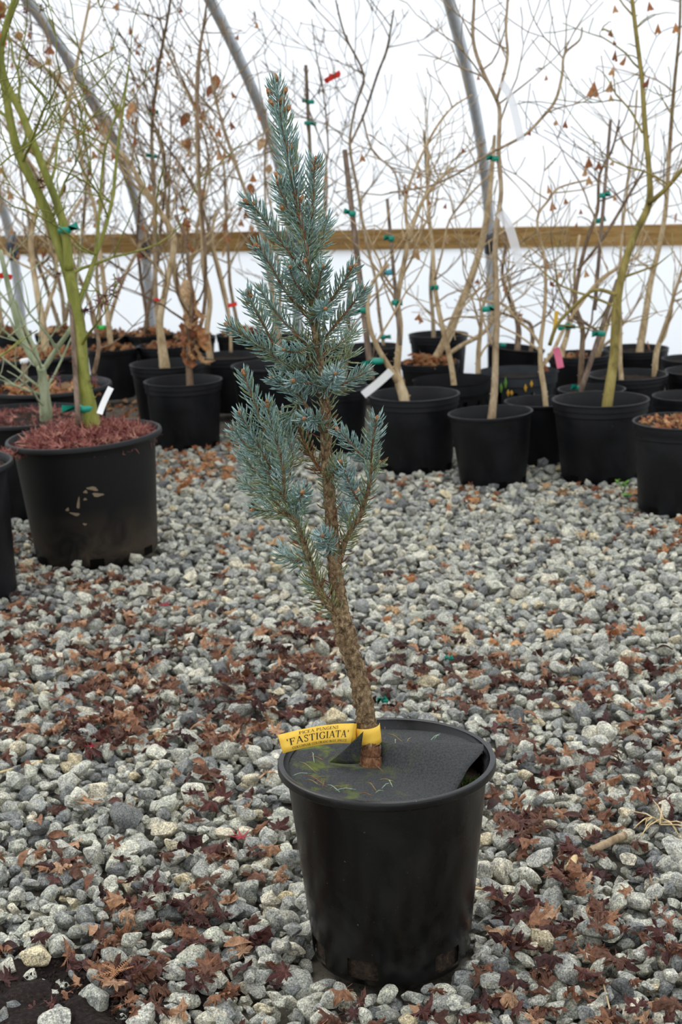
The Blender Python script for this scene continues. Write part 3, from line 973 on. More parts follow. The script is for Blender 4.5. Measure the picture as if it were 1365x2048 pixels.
sapling('R2', 'straight grey sapling in a warped thin-rimmed pot at the front of the row', style='thin', wood='bark_grey', seed=2, soil=0.66, twigs=8, warp=0.03, base=0.80, tilt=(0, -2),
    stems=[[(984, 836, 17), (990, 775, 14), (992, 700, 13), (995, 620, 12), (991, 520, 11), (994, 450, 10), (1003, 385, 9), (998, 310, 9), (1000, 230, 8), (994, 200, 8), (965, 140, 8), (947, 80, 7), (949, 0, 6), (950, -60, 5)],
           [(994, 200, 6), (1008, 150, 6), (1016, 110, 6), (1013, 60, 5), (1016, 0, 5), (1017, -50, 4)],
           [(992, 300, 6), (960, 320, 5), (920, 345, 4), (860, 372, 4), (780, 385, 3)],
           [(994, 300, 6), (1050, 270, 6), (1085, 235, 6), (1112, 200, 6), (1125, 150, 6), (1130, 108, 5), (1160, 80, 4), (1165, 55, 3)],
           [(985, 690, 5), (960, 600, 4), (1000, 560, 4), (1060, 500, 3)]],
    ties=[(991, 317, 13), (973, 618, 14)],
    strips=[('plastic_label', 'film_strip', 8, [(1003, 165), (1022, 195), (1034, 240), (1043, 282)]), ('plastic_label', 'film_strip', 9, [(1000, 425), (1018, 452), (1030, 490), (1042, 535)])],
    leaves=[(1062, 265, 14), (957, 155, 11), (925, 300, 12), (1112, 245, 12), (1132, 248, 17), (1093, 155, 12), (1005, 160, 8)])
sapling('R3', 'thick olive-barked sapling with a high fork in a wide banded pot', wood='bark_olive', seed=3, soil=0.76, twigs=4, twig_len=0.3,
    stems=[[(1216, 806, 22), (1222, 765, 21), (1229, 715, 19), (1232, 660, 19), (1236, 600, 18), (1247, 540, 16), (1270, 470, 15), (1299, 408, 15), (1299, 340, 11), (1291, 255, 11), (1285, 160, 9), (1275, 80, 9), (1264, -10, 8), (1255, -80, 7)],
           [(1299, 406, 11), (1330, 380, 9), (1366, 338, 8), (1400, 290, 7)],
           [(1235, 590, 9), (1190, 580, 7), (1150, 612, 7), (1115, 650, 7), (1100, 690, 8)],
           [(1285, 265, 5), (1262, 222, 4), (1232, 188, 4)]],
    leaves=[(1254, 120, 24), (1228, 142, 20), (1232, 110, 24), (1228, 85, 12), (1224, 66, 17), (1230, 18, 18), (1190, 178, 34), (1224, 172, 26), (1222, 195, 16), (1300, 165, 24), (1317, 57, 22), (1352, 55, 22), (1299, 12, 20)])
sapling('R4', 'banded pot with yellow and red leaf litter on its soil, beside the gravel edge', wood='bark_tan', seed=4, soil=0.97, twigs=2,
    stems=[[(1392, 838, 10), (1396, 760, 9), (1402, 640, 8), (1410, 480, 7)]], fill=('leaf_orange_bulk', 120, 0.016, 0.004), base=0.86)
# --- behind them
sapling('R5', 'crooked tan sapling with a pink flag, pot half hidden between two front pots', wood='bark_tan', seed=5, soil=0.76, twigs=7, style='thin',
    stems=[[(1092, 806, 11), (1088, 770, 11), (1083, 738, 11), (1082, 690, 9), (1088, 640, 8), (1092, 580, 7), (1090, 520, 6), (1075, 440, 5), (1098, 400, 5), (1120, 375, 4), (1175, 360, 4)],
           [(1084, 735, 8), (1108, 700, 8), (1130, 655, 7), (1160, 610, 7), (1195, 565, 6), (1228, 540, 5), (1285, 510, 4)],
           [(1082, 690, 6), (1060, 660, 6), (1035, 640, 5), (1010, 610, 4), (960, 600, 3)]],
    strips=[('flag', 'tag_pink', 7, [(1112, 696), (1117, 712), (1122, 736)]), ('flag', 'tag_yellow_plain', 4, [(1114, 622), (1112, 645), (1109, 664)])],
    leaves=[(1091, 736, 16), (1094, 540, 24, 'h'), (1101, 580, 34, 'h'), (1118, 549, 15), (1096, 378, 20), (1104, 412, 20), (1131, 402, 14), (1172, 547, 16), (1162, 423, 12), (1044, 637, 14)])
sapling('R6', 'thin brown sapling tied to a dark leaning stake behind the olive one', wood='bark_brown', seed=6, soil=0.9, twigs=9, style='thin',
    stems=[[(1162, 782, 12), (1163, 745, 12), (1165, 700, 11), (1166, 655, 10), (1152, 610, 9), (1156, 560, 8), (1175, 480, 8), (1196, 420, 7), (1200, 350, 6), (1225, 300, 5), (1240, 240, 4)],
           [(1160, 640, 6), (1185, 655, 6), (1205, 668, 5)],
           [(1156, 540, 6), (1190, 500, 6), (1230, 440, 6), (1265, 380, 6), (1290, 340, 5)]],
    stakes=[(1160, 790, 1236, 560, 11), (1190, 620, 1222, 240, 8)], ties=[(1160, 776, 13), (1203, 667, 14), (1124, 655, 12), (1206, 391, 11), (1195, 442, 12)],
    leaves=[(1178, 325, 24), (1172, 342, 22), (1178, 360, 20), (1199, 330, 20), (1228, 325, 14), (1228, 395, 14), (1155, 450, 12)])
sapling('R7', 'slim straight tan sapling in a slotted black pot behind the forked one', wood='bark_tan', seed=7, soil=0.76, twigs=8, slots=1,
    stems=[[(908, 766, 12), (903, 730, 11), (892, 680, 11), (880, 630, 10), (870, 570, 9), (866, 500, 8), (858, 430, 7), (855, 350, 6), (856, 300, 5)],
           [(870, 560, 5), (885, 505, 4), (900, 440, 4), (940, 390, 4), (985, 345, 3)]],
    ties=[(873, 575, 9)], leaves=[(893, 490, 28, 'h'), (855, 392, 17), (857, 405, 14)])
sapling('R8', 'grey slotted nursery basket with weeds and yellow leaves showing through its slots', mat='pot_grey', wood='bark_tan', seed=8, soil=0.85, twigs=4, slots=1, base=0.86,
    stems=[[(957, 740, 11), (958, 700, 10), (962, 660, 8), (965, 620, 7), (980, 570, 6)]], leaves=[(990, 577, 20, 'h'), (957, 562, 12), (1010, 577, 12)])
rb8, ob8 = [o for o in COL.objects if o.name.startswith('potted_sapling')][-1], None
ob8 = rb8.location.copy(); p8 = POT['R8']
for (x, y, h_, m8) in ((1017, 786, 16, 'leaf_yellow'), (1052, 776, 18, 'leaf_yellow'), (1064, 768, 16, 'leaf_yellow'), (1003, 776, 22, 'leaf_green'), (1012, 766, 26, 'leaf_green'), (1024, 786, 12, 'leaf_yellow')):
    dd = p8['D'] - p8['R'] * 0.93; w_ = 3.2 * dd / FPX; hh_ = h_ * dd / FPX; q = at(x, y, dd) - ob8
    mb = MB(); mb.add([q + Vector((0, 0, -hh_ / 2)), q + Vector((w_, .002, 0)), q + Vector((0, 0, hh_ / 2)), q + Vector((-w_, .002, 0)), q + Vector((0, -.004, 0))], [(0, 1, 4), (1, 2, 4), (2, 3, 4), (3, 0, 4)])
    mb.build('leaf', m8, rb8)
sapling('R9', 'pale sapling in a low banded pot behind the olive one', wood='bark_tan', seed=9, soil=0.9, twigs=7,
    stems=[[(1243, 752, 10), (1241, 720, 9), (1242, 650, 7), (1240, 560, 6), (1245, 470, 5), (1255, 380, 5), (1268, 280, 4), (1275, 180, 4)]])
sapling('R10', 'light brown slanting sapling in the pot at the right edge below the board', wood='bark_tan', seed=10, soil=0.9, twigs=6,
    stems=[[(1311, 742, 12), (1314, 705, 12), (1325, 670, 9), (1340, 625, 8), (1352, 580, 7), (1372, 520, 6), (1390, 440, 5)]])
sapling('R11', 'small empty-looking banded pot squeezed behind the litter-topped pot', wood='bark_grey', seed=11, soil=0.85, twigs=2,
    stems=[[(1380, 780, 7), (1384, 700, 6), (1388, 600, 5)]])
sapling('R12', 'far black pot standing against the white film right of the spruce', wood='bark_grey', seed=12, soil=0.9, twigs=8,
    stems=[[(868, 672, 9), (866, 630, 8), (862, 570, 8), (866, 500, 7), (858, 420, 6), (853, 340, 5), (848, 260, 4)]], ties=[(828, 688, 9), (833, 700, 12)], leaves=[(840, 640, 16)])
sapling('R13', 'dark crooked stump-like sapling in a tilted black pot below the steel hoop', wood='bark_brown', seed=13, soil=0.88, twigs=5, tilt=(0, 7), style='thin',
    stems=[[(1036, 690, 13), (1038, 665, 12), (1034, 638, 10), (1020, 600, 8), (1005, 550, 7), (1012, 480, 6), (1000, 400, 4)],
           [(1060, 712, 9), (1066, 680, 9), (1062, 650, 8), (1045, 640, 7), (1000, 625, 5)]], ties=[(1006, 690, 12)], leaves=[(1040, 638, 18, 'h'), (985, 685, 14, 'h')])
sapling('R14', 'pot with a leaning pale trunk and a green tie behind the grey basket', wood='bark_tan', seed=14, soil=0.9, twigs=6,
    stems=[[(1125, 702, 13), (1132, 680, 11), (1140, 650, 9), (1152, 610, 7), (1150, 540, 6), (1160, 470, 5)], [(1195, 716, 12), (1203, 690, 11), (1212, 660, 9), (1230, 610, 7)]],
    ties=[(1134, 655, 12)], fill=('leaf_orange_bulk', 40, 0.018, 0.006))
sapling('R15', 'wide low far pot with a tall pale trunk crossing the board', wood='bark_tan', seed=15, soil=0.9, twigs=9, twig_len=0.35,
    stems=[[(1282, 690, 16), (1288, 655, 15), (1295, 610, 13), (1303, 560, 12), (1320, 490, 10), (1332, 420, 9), (1338, 330, 9), (1344, 240, 8), (1350, 165, 7), (1360, 60, 5), (1362, -40, 4)]],
    leaves=[(1298, 702, 20, 'h'), (1352, 445, 18, 'h')])
sapling('R16', 'small far pot by the film at the right edge', wood='bark_grey', seed=16, soil=0.9, twigs=5, gen=(1, 0.9, 0.2, 0.008))
sapling('R17', 'long bare trunk sprawling out of a low pot full of orange and yellow leaves', wood='bark_tan', seed=17, soil=0.92, twigs=4,
    stems=[[(822, 742, 12), (850, 738, 15), (872, 715, 15), (895, 672, 16), (915, 625, 16), (938, 570, 15), (958, 510, 14), (972, 450, 13), (980, 390, 11), (985, 330, 10), (990, 270, 6)],
           [(898, 708, 9), (925, 690, 9), (958, 672, 9), (980, 650, 8), (988, 610, 7), (990, 560, 5)]],
    fill=('leaf_orange_bulk', 90, 0.026, 0.03), leaves=[(843, 722, 22, 'h')])
sapling('R18', 'far pot with a thin greyish sapling just right of the spruce needles', wood='bark_grey', seed=18, soil=0.9, twigs=10, twig_len=0.33, lvl=2,
    stems=[[(765, 668, 7), (758, 620, 7), (752, 560, 6), (730, 470, 6), (716, 380, 6), (700, 290, 6), (712, 210, 5), (728, 150, 5), (690, 70, 4), (672, 0, 3)],
           [(700, 290, 5), (730, 225, 5), (755, 150, 5), (775, 95, 4), (788, 20, 3)], [(725, 230, 4), (745, 300, 4), (790, 345, 4), (800, 400, 4)]],
    ties=[(767, 674, 11), (665, 152, 12, 'tag_red')], strips=[('flag', 'tag_red', 5, [(680, 148), (664, 155), (650, 163)])])
sapling('R19', 'tall black pot mostly hidden behind the spruce trunk', wood='bark_brown', seed=19, soil=0.88, twigs=3, stems=[[(690, 765, 10), (694, 700, 9), (700, 560, 8)]])
# --- behind the spruce
sapling('M1', 'pot with pale worn rim half hidden left of the spruce branches', wood='bark_grey', seed=20, soil=0.85, twigs=15, style='thin',
    stems=[[(560, 730, 12), (556, 660, 11), (540, 560, 9), (520, 460, 8), (490, 380, 7), (462, 300, 7), (440, 230, 6), (425, 170, 5), (415, 100, 4)]],
    leaves=[(460, 250, 20), (440, 265, 20), (436, 312, 18)])
sapling('M2', 'far pot behind the left side of the spruce', wood='bark_tan', seed=21, soil=0.9, twigs=8, gen=(2, 1.2, 0.25, 0.008), lvs=4)
sapling('M3', 'far pot straight behind the spruce crown', wood='bark_grey', seed=22, soil=0.9, twigs=8, lvl=2, gen=(2, 1.3, 0.3, 0.008), stakes=[(640, 690, 612, 130, 8)], ties=[(622, 204, 12), (616, 246, 12)])

# --- left group
r_, o_ = sapling('L1', 'large mud-splashed pot heaped with red lace leaves, thick green forked maple trunk', style='lip', mat='pot_muddy', wood='bark_green', seed=31, soil=0.95, twigs=10, twig_len=0.34,
    group='large potted maples', lvl=2, tilt=(0, -2.5), base=0.79, fill=('leaf_wine_bulk', 1100, 0.027, 0.030),
    stems=[[(184, 858, 38), (178, 815, 33), (168, 770, 29), (162, 710, 27), (158, 650, 26), (148, 600, 25), (138, 550, 25), (118, 490, 23), (96, 430, 21), (68, 370, 19), (38, 310, 18), (20, 240, 17), (8, 170, 15), (-20, 60, 13)],
           [(138, 540, 20), (133, 480, 18), (120, 425, 17), (100, 370, 16), (72, 300, 16), (42, 225, 15), (12, 165, 14), (2, 110, 13), (12, 50, 12), (32, -10, 10)],
           [(152, 620, 9), (170, 570, 9), (192, 510, 8), (212, 450, 8), (226, 390, 7), (234, 310, 6), (246, 220, 5), (258, 130, 4)],
           [(190, 510, 6), (198, 440, 6), (202, 370, 5), (212, 290, 4), (240, 210, 4)]],
    stakes=[(157, 850, 134, 455, 11)], ties=[(171, 816, 32), (129, 460, 22)],
    strips=[('plant_label', 'tag_white', 6, [(199, 828), (208, 804), (222, 775)])],
    spiders=[(85, 372, 40), (92, 350, 30), (60, 120, 30), (80, 20, 30), (170, 620, 45), (205, 600, 55), (222, 585, 45), (118, 760, 34), (185, 770, 26), (112, 545, 30), (70, 250, 28), (100, 530, 30), (240, 560, 40), (50, 30, 26)])
lp = [c for c in r_.children if c.name.startswith('pot')][0]
def mud_mark(ang, zf, w, h, tilt_):
    p = POT['L1']; mb = MB(); n = 12; V = []
    rr = lambda z: p['R'] * (0.79 + (0.90 - 0.79) * z / (0.9 * p['H'])) + 0.0008
    def P(da, dz):
        z = zf * p['H'] + dz; a = math.radians(ang) + da / p['R']
        return (rr(z) * math.cos(a), rr(z) * math.sin(a), z)
    V.append(P(0, 0))
    for i in range(n):
        a = 6.283 * i / n; q = 1 + 0.25 * math.sin(3 * a + ang)
        u, v = w * math.cos(a) * q, h * math.sin(a) * q
        V.append(P(u * math.cos(tilt_) - v * math.sin(tilt_), u * math.sin(tilt_) + v * math.cos(tilt_)))
    mb.add(V, [(0, 1 + i, 1 + (i + 1) % n) for i in range(n)])
    mb.build('mud_mark', 'dried_mud', lp)
for q in ((-78, .655, .016, .005, -.25), (-74.5, .60, .016, .005, -.12), (-84, .635, .006, .004, 0), (-91, .545, .004, .016, -.25), (-85, .575, .005, .003, 0), (-95, .46, .015, .004, -.2), (-88, .37, .006, .003, -.2), (-101, .50, .006, .004, .5)): mud_mark(*q)
mulch('spilled_mulch', r_, (-0.165, -0.10), 0.05, POT['L1']['H'] * 0.93, 70, 'leaf_wine_bulk', 0.021, 91, 0.0)
sapling('L2', 'large pot cut off by the left edge with a pale rolled rim', style='lip', mat='pot_black', wood='bark_green', seed=32, soil=0.94, twigs=6, group='large potted maples', gen=(2, 0.9, 0.3, 0.013), fill=('leaf_wine_bulk', 150, 0.018, 0.02), base=0.9)
sapling('L3', 'large pot with stubby trunk splitting into three sage-green limbs behind the muddy pot', style='lip', wood='bark_sage', seed=33, soil=0.94, twigs=5, group='large potted maples',
    stems=[[(92, 822, 26), (90, 790, 20), (86, 755, 18), (82, 735, 18)], [(84, 738, 14), (62, 712, 14), (42, 670, 14), (28, 620, 13), (16, 570, 11), (0, 500, 9)], [(88, 738, 11), (104, 712, 11), (122, 685, 10), (142, 655, 9), (168, 590, 7), (190, 530, 6)], [(82, 738, 9), (70, 700, 9), (50, 655, 8), (30, 600, 6)],
           [(60, 760, 4), (40, 772, 4), (10, 768, 3)]],
    fill=('leaf_wine_bulk', 220, 0.018, 0.02), strips=[('flag', 'tag_red', 5, [(-8, 551), (10, 552), (24, 555)]), ('flag', 'tag_orange', 7, [(-6, 70), (2, 80), (8, 92)])])
sapling('L4', 'large pot with a white-capped pruned stump and pale curled leaves', style='lip', wood='bark_brown', seed=34, soil=0.9, twigs=0, group='large potted maples', fill=('leaf_orange_bulk', 70, 0.03, 0.01),
    stems=[[(48, 765, 14), (49, 735, 13), (49, 722, 13)], [(186, 750, 10), (195, 715, 9), (197, 680, 8), (185, 640, 7), (180, 600, 5)]], ties=[(49, 722, 15, 'tag_white')])
sapling('L5', 'large far pot covered in orange leaf mulch behind the stump pot', style='lip', wood='bark_tan', seed=35, soil=0.95, twigs=11, group='large potted maples', fill=('leaf_orange_bulk', 260, 0.024, 0.02), lvl=2, lvs=24,
    stems=[[(90, 690, 17), (84, 640, 15), (70, 560, 12), (62, 480, 11), (78, 400, 9), (100, 320, 8), (130, 230, 8), (155, 120, 7), (180, 0, 5)], [(86, 650, 9), (100, 600, 8), (112, 560, 7), (118, 480, 6), (160, 400, 5)]])
sapling('L6', 'narrow dark pot topped with orange mulch between the left and middle groups', wood='bark_tan', seed=36, soil=0.95, twigs=11, lvl=2, fill=('leaf_orange_bulk', 70, 0.022, 0.02), lvs=24,
    stems=[[(222, 690, 12), (212, 600, 10), (200, 500, 9), (190, 420, 8), (165, 330, 8), (150, 250, 7), (120, 170, 6), (60, 110, 5), (10, 70, 4)]], ties=[(204, 655, 12, 'tag_green')])
sapling('L7', 'small pot with mixed leaf litter in front of the left steel hoop', wood='bark_grey', seed=37, soil=0.95, twigs=11, lvl=2, fill=('leaf_orange_bulk', 50, 0.02, 0.015), lvs=24,
    stems=[[(322, 680, 11), (312, 600, 10), (310, 500, 9), (309, 400, 9), (304, 300, 8), (306, 230, 7), (318, 130, 6), (335, 40, 5), (345, -30, 4)]], ties=[(303, 226, 11), (309, 313, 12)])
sapling('L8', 'thick tan trunk in a pale-rimmed pot right behind the dry-leaved banded pot', wood='bark_tan', seed=38, soil=0.8, twigs=11, lvl=2, lvs=24,
    stems=[[(329, 730, 22), (324, 690, 18), (320, 640, 14), (335, 560, 13), (348, 480, 13), (318, 420, 11), (285, 370, 10), (255, 320, 9), (215, 280, 8), (170, 220, 7), (110, 150, 6), (40, 110, 5)]],
    strips=[('flag', 'tag_red', 4, [(308, 602), (314, 600), (320, 603)])])
r9, o9 = sapling('L9', 'banded pot whose sapling is wrapped in dry orange-brown hanging leaves', wood='bark_brown', seed=39, soil=0.78, twigs=7, lvl=1,
    stems=[[(380, 768, 15), (378, 710, 12), (382, 650, 11), (385, 600, 9), (378, 540, 8), (372, 480, 7), (350, 430, 6)], [(380, 700, 9), (405, 640, 8), (412, 560, 7), (408, 470, 7), (400, 380, 6), (398, 290, 6), (396, 190, 6), (402, 90, 5), (415, 0, 4)]],
    leaves=[(364, 712, 92, 'h'), (392, 700, 96, 'h'), (395, 748, 84, 'h'), (366, 752, 80, 'h'), (380, 738, 92, 'h'), (388, 655, 80, 'h'), (376, 612, 50, 'h'), (370, 680, 84, 'h'), (370, 462, 40, 'h'), (376, 505, 34, 'h'), (362, 600, 30, 'h'), (398, 720, 70, 'h'), (384, 690, 70, 'h'), (390, 625, 44, 'h'), (372, 560, 26, 'h')], base=0.85)
sapling('L10', 'dark pot with a slim trunk and red flag right of the dry-leaved sapling', wood='bark_tan', seed=40, soil=0.9, twigs=11, lvl=2, lvs=24,
    stems=[[(420, 712, 14), (414, 660, 12), (420, 600, 11), (408, 540, 10), (405, 460, 9), (398, 380, 8), (395, 290, 8), (393, 200, 8), (398, 110, 7), (412, 30, 5)], [(462, 705, 7), (460, 640, 6), (445, 560, 6), (425, 480, 6), (432, 420, 5)]],
    strips=[('flag', 'tag_red', 4, [(456, 611), (464, 610), (474, 607)])], leaves=[(450, 492, 40, 'h'), (450, 465, 20, 'h'), (448, 515, 22, 'h'), (500, 470, 30, 'h')])
far = [('L11', 'far pot of orange mulch at the left edge below the board', (2, 1.35, 0.25, 0.012)), ('L12', 'far mulched pot left of the green maple trunk', (3, 1.4, 0.3, 0.011)),
       ('L16', 'far mulched pot just right of the green maple trunk', (3, 1.4, 0.32, 0.010)), ('L13', 'far pot with yellow leaves at the foot of the left steel hoop', (2, 1.4, 0.3, 0.010)),
       ('L14', 'far pot with green seedlings behind the dry-leaved sapling', (3, 1.4, 0.3, 0.010)), ('L15', 'far reddish-mulched pot nearest the left tips of the spruce', (2, 1.3, 0.25, 0.009))]
for i, (k_, lb, gn) in enumerate(far):
    sapling(k_, lb, wood=('bark_tan', 'bark_grey', 'bark_tan', 'bark_brown')[i % 4], seed=60 + i, soil=0.96, twigs=10, lvl=2, twig_len=0.34, gen=gn, fill=('leaf_orange_bulk', 60, 0.024, 0.03), lvs=24)

# ------------------------------------------------------------------ the potted spruce
F = POT['F']
FD = F['D']
ORG = Vector((F['c'].x, F['c'].y, -0.006))
spruce = tag(empty('potted_spruce', ORG), 'young blue spruce with curved trunk in a large black pot on the gravel', 'potted tree')
R, Hh = F['R'], F['H'] + 0.006
rb = R * 0.745
seg = 96
op = [(rb * 0.97, 0.0), (rb, 0.008), (rb + 0.002, 0.036), (R * 0.915, Hh * 0.925), (R * 0.925, Hh * 0.952), (R * 0.985, Hh * 0.954), (R, Hh * 0.962), (R, Hh * 0.985), (R * 0.992, Hh * 0.996), (R * 0.975, Hh)]
ip = [(R * 0.945, Hh - 0.001), (R * 0.935, Hh - 0.007)]
for q in range(6): ip += [(R * (0.902 - 0.006 * q), Hh - 0.011 - 0.006 * q), (R * (0.890 - 0.006 * q), Hh - 0.0135 - 0.006 * q)]
ip += [(rb * 0.94, 0.04), (rb * 0.93, 0.012), (0.002, 0.010)]
holes = []
for c_ in (-112, -47, 15, 80, 140, 205):
    k0 = int((c_ % 360) / 360 * seg)
    holes += [(k0 + j) % seg for j in range(-3, 3)]
mb = MB()
mb.lathe(op + ip, seg, skip=lambda i, k: i == 1 and k in holes)
mb.build('pot', 'pot_glossy', spruce, sharp=40)
mb = MB()
mb.lathe([(rb * 0.955, 0.006), (rb * 0.958, 0.045), (R * 0.86, Hh - 0.035)], 48)
mb.disc(R * 0.86, Hh - 0.035, 48, 8, 0.003, random.Random(3))
mb.build('root_ball', 'potting_soil', spruce)
mb = MB()
rm_ = random.Random(8)
for _ in range(160):      # moss tufts on the soil in the gap of the mat
    a = rm_.uniform(-1.15, -0.05); rr = R * rm_.uniform(0.70, 0.87)
    p = Vector((rr * math.cos(a), rr * math.sin(a), Hh - 0.035))
    e = Vector((rm_.uniform(-1, 1), rm_.uniform(-1, 1), 1.2)).normalized() * rm_.uniform(0.006, 0.014)
    mb.tube([p, p + e * 0.6, p + e], [0.0022, 0.0018, 0.0004], 4, cap=False)
tag(mb.build('moss', 'moss', spruce), kind='stuff')

TRUNK = [(744, 1545, 46), (741, 1515, 42), (738, 1480, 40), (733, 1440, 40), (727, 1400, 40), (716, 1350, 38), (704, 1310, 38), (692, 1268, 43), (682, 1232, 40), (677, 1190, 31), (672, 1150, 29), (668, 1110, 28), (665, 1060, 26), (660, 1000, 25),
         (656, 940, 23), (652, 880, 22), (651, 820, 21), (649, 775, 19), (640, 725, 17), (633, 680, 15), (626, 630, 14), (622, 580, 12), (616, 520, 11), (606, 460, 10), (594, 405, 10), (583, 345, 9), (572, 285, 8), (561, 225, 7), (551, 172, 5)]
TD = FD + 0.018
rng = random.Random(5)
NMAX = [0]
def needles(mb, pts, rad, t0, t1, per_m, L, a0, a1, tint0, tint1, rng, sparse=1.0):
    """needles spirally set on a shoot between fractions t0..t1"""
    seglen = [(pts[i + 1] - pts[i]).length for i in range(len(pts) - 1)]
    tot = sum(seglen)
    n = int(0.66 * per_m * tot * (t1 - t0) * sparse)
    for k in range(n):
        u = t0 + (t1 - t0) * (k + rng.random()) / max(1, n)
        s = u * tot; i = 0
        while i < len(seglen) - 1 and s > seglen[i]: s -= seglen[i]; i += 1
        w = s / max(1e-6, seglen[i])
        p = pts[i].lerp(pts[i + 1], min(1, w)); r = rad[i] + (rad[i + 1] - rad[i]) * min(1, w)
        t, e1, e2 = frame_of(pts[i + 1] - pts[i])
        az = 2.39996 * k + rng.uniform(-0.5, 0.5)
        rd = e1 * math.cos(az) + e2 * math.sin(az)
        al = math.radians(a0 + (a1 - a0) * u + rng.uniform(-9, 9))
        d0 = (t * math.cos(al) + rd * math.sin(al)).normalized()
        l = L * rng.uniform(0.78, 1.12) * (0.8 if u > 0.95 else 1)
        d1 = (d0 + t * 0.20 + Vector((0, 0, 0.12)) + Vector((rng.uniform(-.08, .08), rng.uniform(-.08, .08), rng.uniform(-.08, .08)))).normalized()
        d2 = (d1 + t * 0.18 + Vector((0, 0, 0.10))).normalized()
        q0 = p + rd * r * 0.8
        q1 = q0 + d0 * l * 0.4; q2 = q1 + d1 * l * 0.36; q3 = q2 + d2 * l * 0.24
        wd = 0.00098 * rng.uniform(0.85, 1.15)
        _, f1, f2 = frame_of(d1)
        V = []
        for q, ww in ((q0, wd * 0.7), (q1, wd), (q2, wd * 0.95)):
            for b in range(3):
                an = 2.0944 * b
                V.append(q + f1 * (math.cos(an) * ww) + f2 * (math.sin(an) * ww))
        V.append(q3)
        Fc = []
        for j in (0, 3):
            for b in range(3): Fc.append((j + b, j + (b + 1) % 3, j + 3 + (b + 1) % 3, j + 3 + b))
        for b in range(3): Fc.append((6 + b, 6 + (b + 1) % 3, 9))
        mb.add(V, Fc, min(1, max(0, tint0 + (tint1 - tint0) * u + rng.gauss(0, 0.17))))
        NMAX[0] += 1
# bud: a small scaly cone
bb = MB()
bp = [(0.0004, -0.0005), (0.0026, 0.0002), (0.0036, 0.002), (0.0030, 0.0036), (0.0036, 0.004), (0.0028, 0.0065), (0.0018, 0.0085), (0.0003, 0.0105)]
bb.lathe(bp, 9, wobble=lambda a, z: 1 + 0.12 * math.cos(3 * a + z * 900))
BUD = bb.mesh('bud', 'bud')
def bud(parent, p, d, s=1.0):
    q = Vector((0, 0, 1)).rotation_difference(Vector(d).normalized())
    return link_mesh('bud', BUD, parent, Vector(p) - ORG, q.to_euler(), (s, s, s))

tp, tr = px_path(TRUNK, TD, -0.02, 8)
tp = [p + Vector((rng.uniform(-1, 1), rng.uniform(-1, 1), 0)) * tr[i] * 0.05 for i, p in enumerate(tp)]
mb = MB()
tr2 = [r * (1 + 0.06 * math.sin(i * 1.9) + rng.uniform(-0.05, 0.05)) for i, r in enumerate(tr)]
mb.tube([p - ORG for p in tp[12:]], tr2[12:], 22, rough=0.085, rng=rng)
trunk = mb.build('trunk', 'bark_spruce', spruce)
mb = MB()
mb.tube([p - ORG for p in tp[:18]], [r * 1.05 for r in tr[:18]], 22, rough=0.06, rng=rng)
mb.build('root_collar', 'bark_root', trunk)
# the young reddish leader
li = int(len(tp) * 0.79)
mb = MB(); mb.tube([p - ORG for p in tp[li:]], [r * 1.08 for r in tr[li:]], 10)
mb.build('leader', 'bark_shoot', trunk)
nb = MB()
needles(nb, tp, tr, 0.27, 0.52, 620, 0.018, 62, 58, 0.12, 0.24, rng)
needles(nb, tp, tr, 0.50, 0.72, 1100, 0.020, 62, 55, 0.24, 0.36, rng)
needles(nb, tp, tr, 0.70, 0.86, 2000, 0.0275, 64, 58, 0.42, 0.58, rng)
needles(nb, tp, tr, 0.84, 1.0, 2500, 0.0300, 60, 40, 0.48, 0.62, rng)
nb.v = [tuple(Vector(v) - ORG) for v in nb.v]
tag(nb.build('needles', 'needle', trunk, tint=True), kind='stuff')
for (x, y, dx, dz, s) in [(538, 190, -.5, .8, 1.15), (571, 188, .5, .8, 1.15), (544, 212, -.5, .7, 1.25), (566, 208, .2, .8, 1.2), (574, 224, .6, .7, 1.25), (552, 164, 0, 1, 1.2), (579, 302, .4, .9, 1.1), (590, 344, .5, .8, 1.1), (563, 364, -.6, .6, 1.5), (549, 356, -.6, .7, 1.1), (602, 404, .5, .8, 1.1), (556, 420, -.4, .8, 1.0), (606, 528, .2, .8, 1.0), (625, 582, 0, .7, 1.0)]:
    u_ = min(range(len(tp)), key=lambda i: abs(project(tp[i])[1] - y - 4)); x_ = project(tp[u_])[0]
    bud(trunk, at(x_ + (x - x_) * 0.72, y, TD - 0.020), (dx, -0.4, dz), s * 0.95)

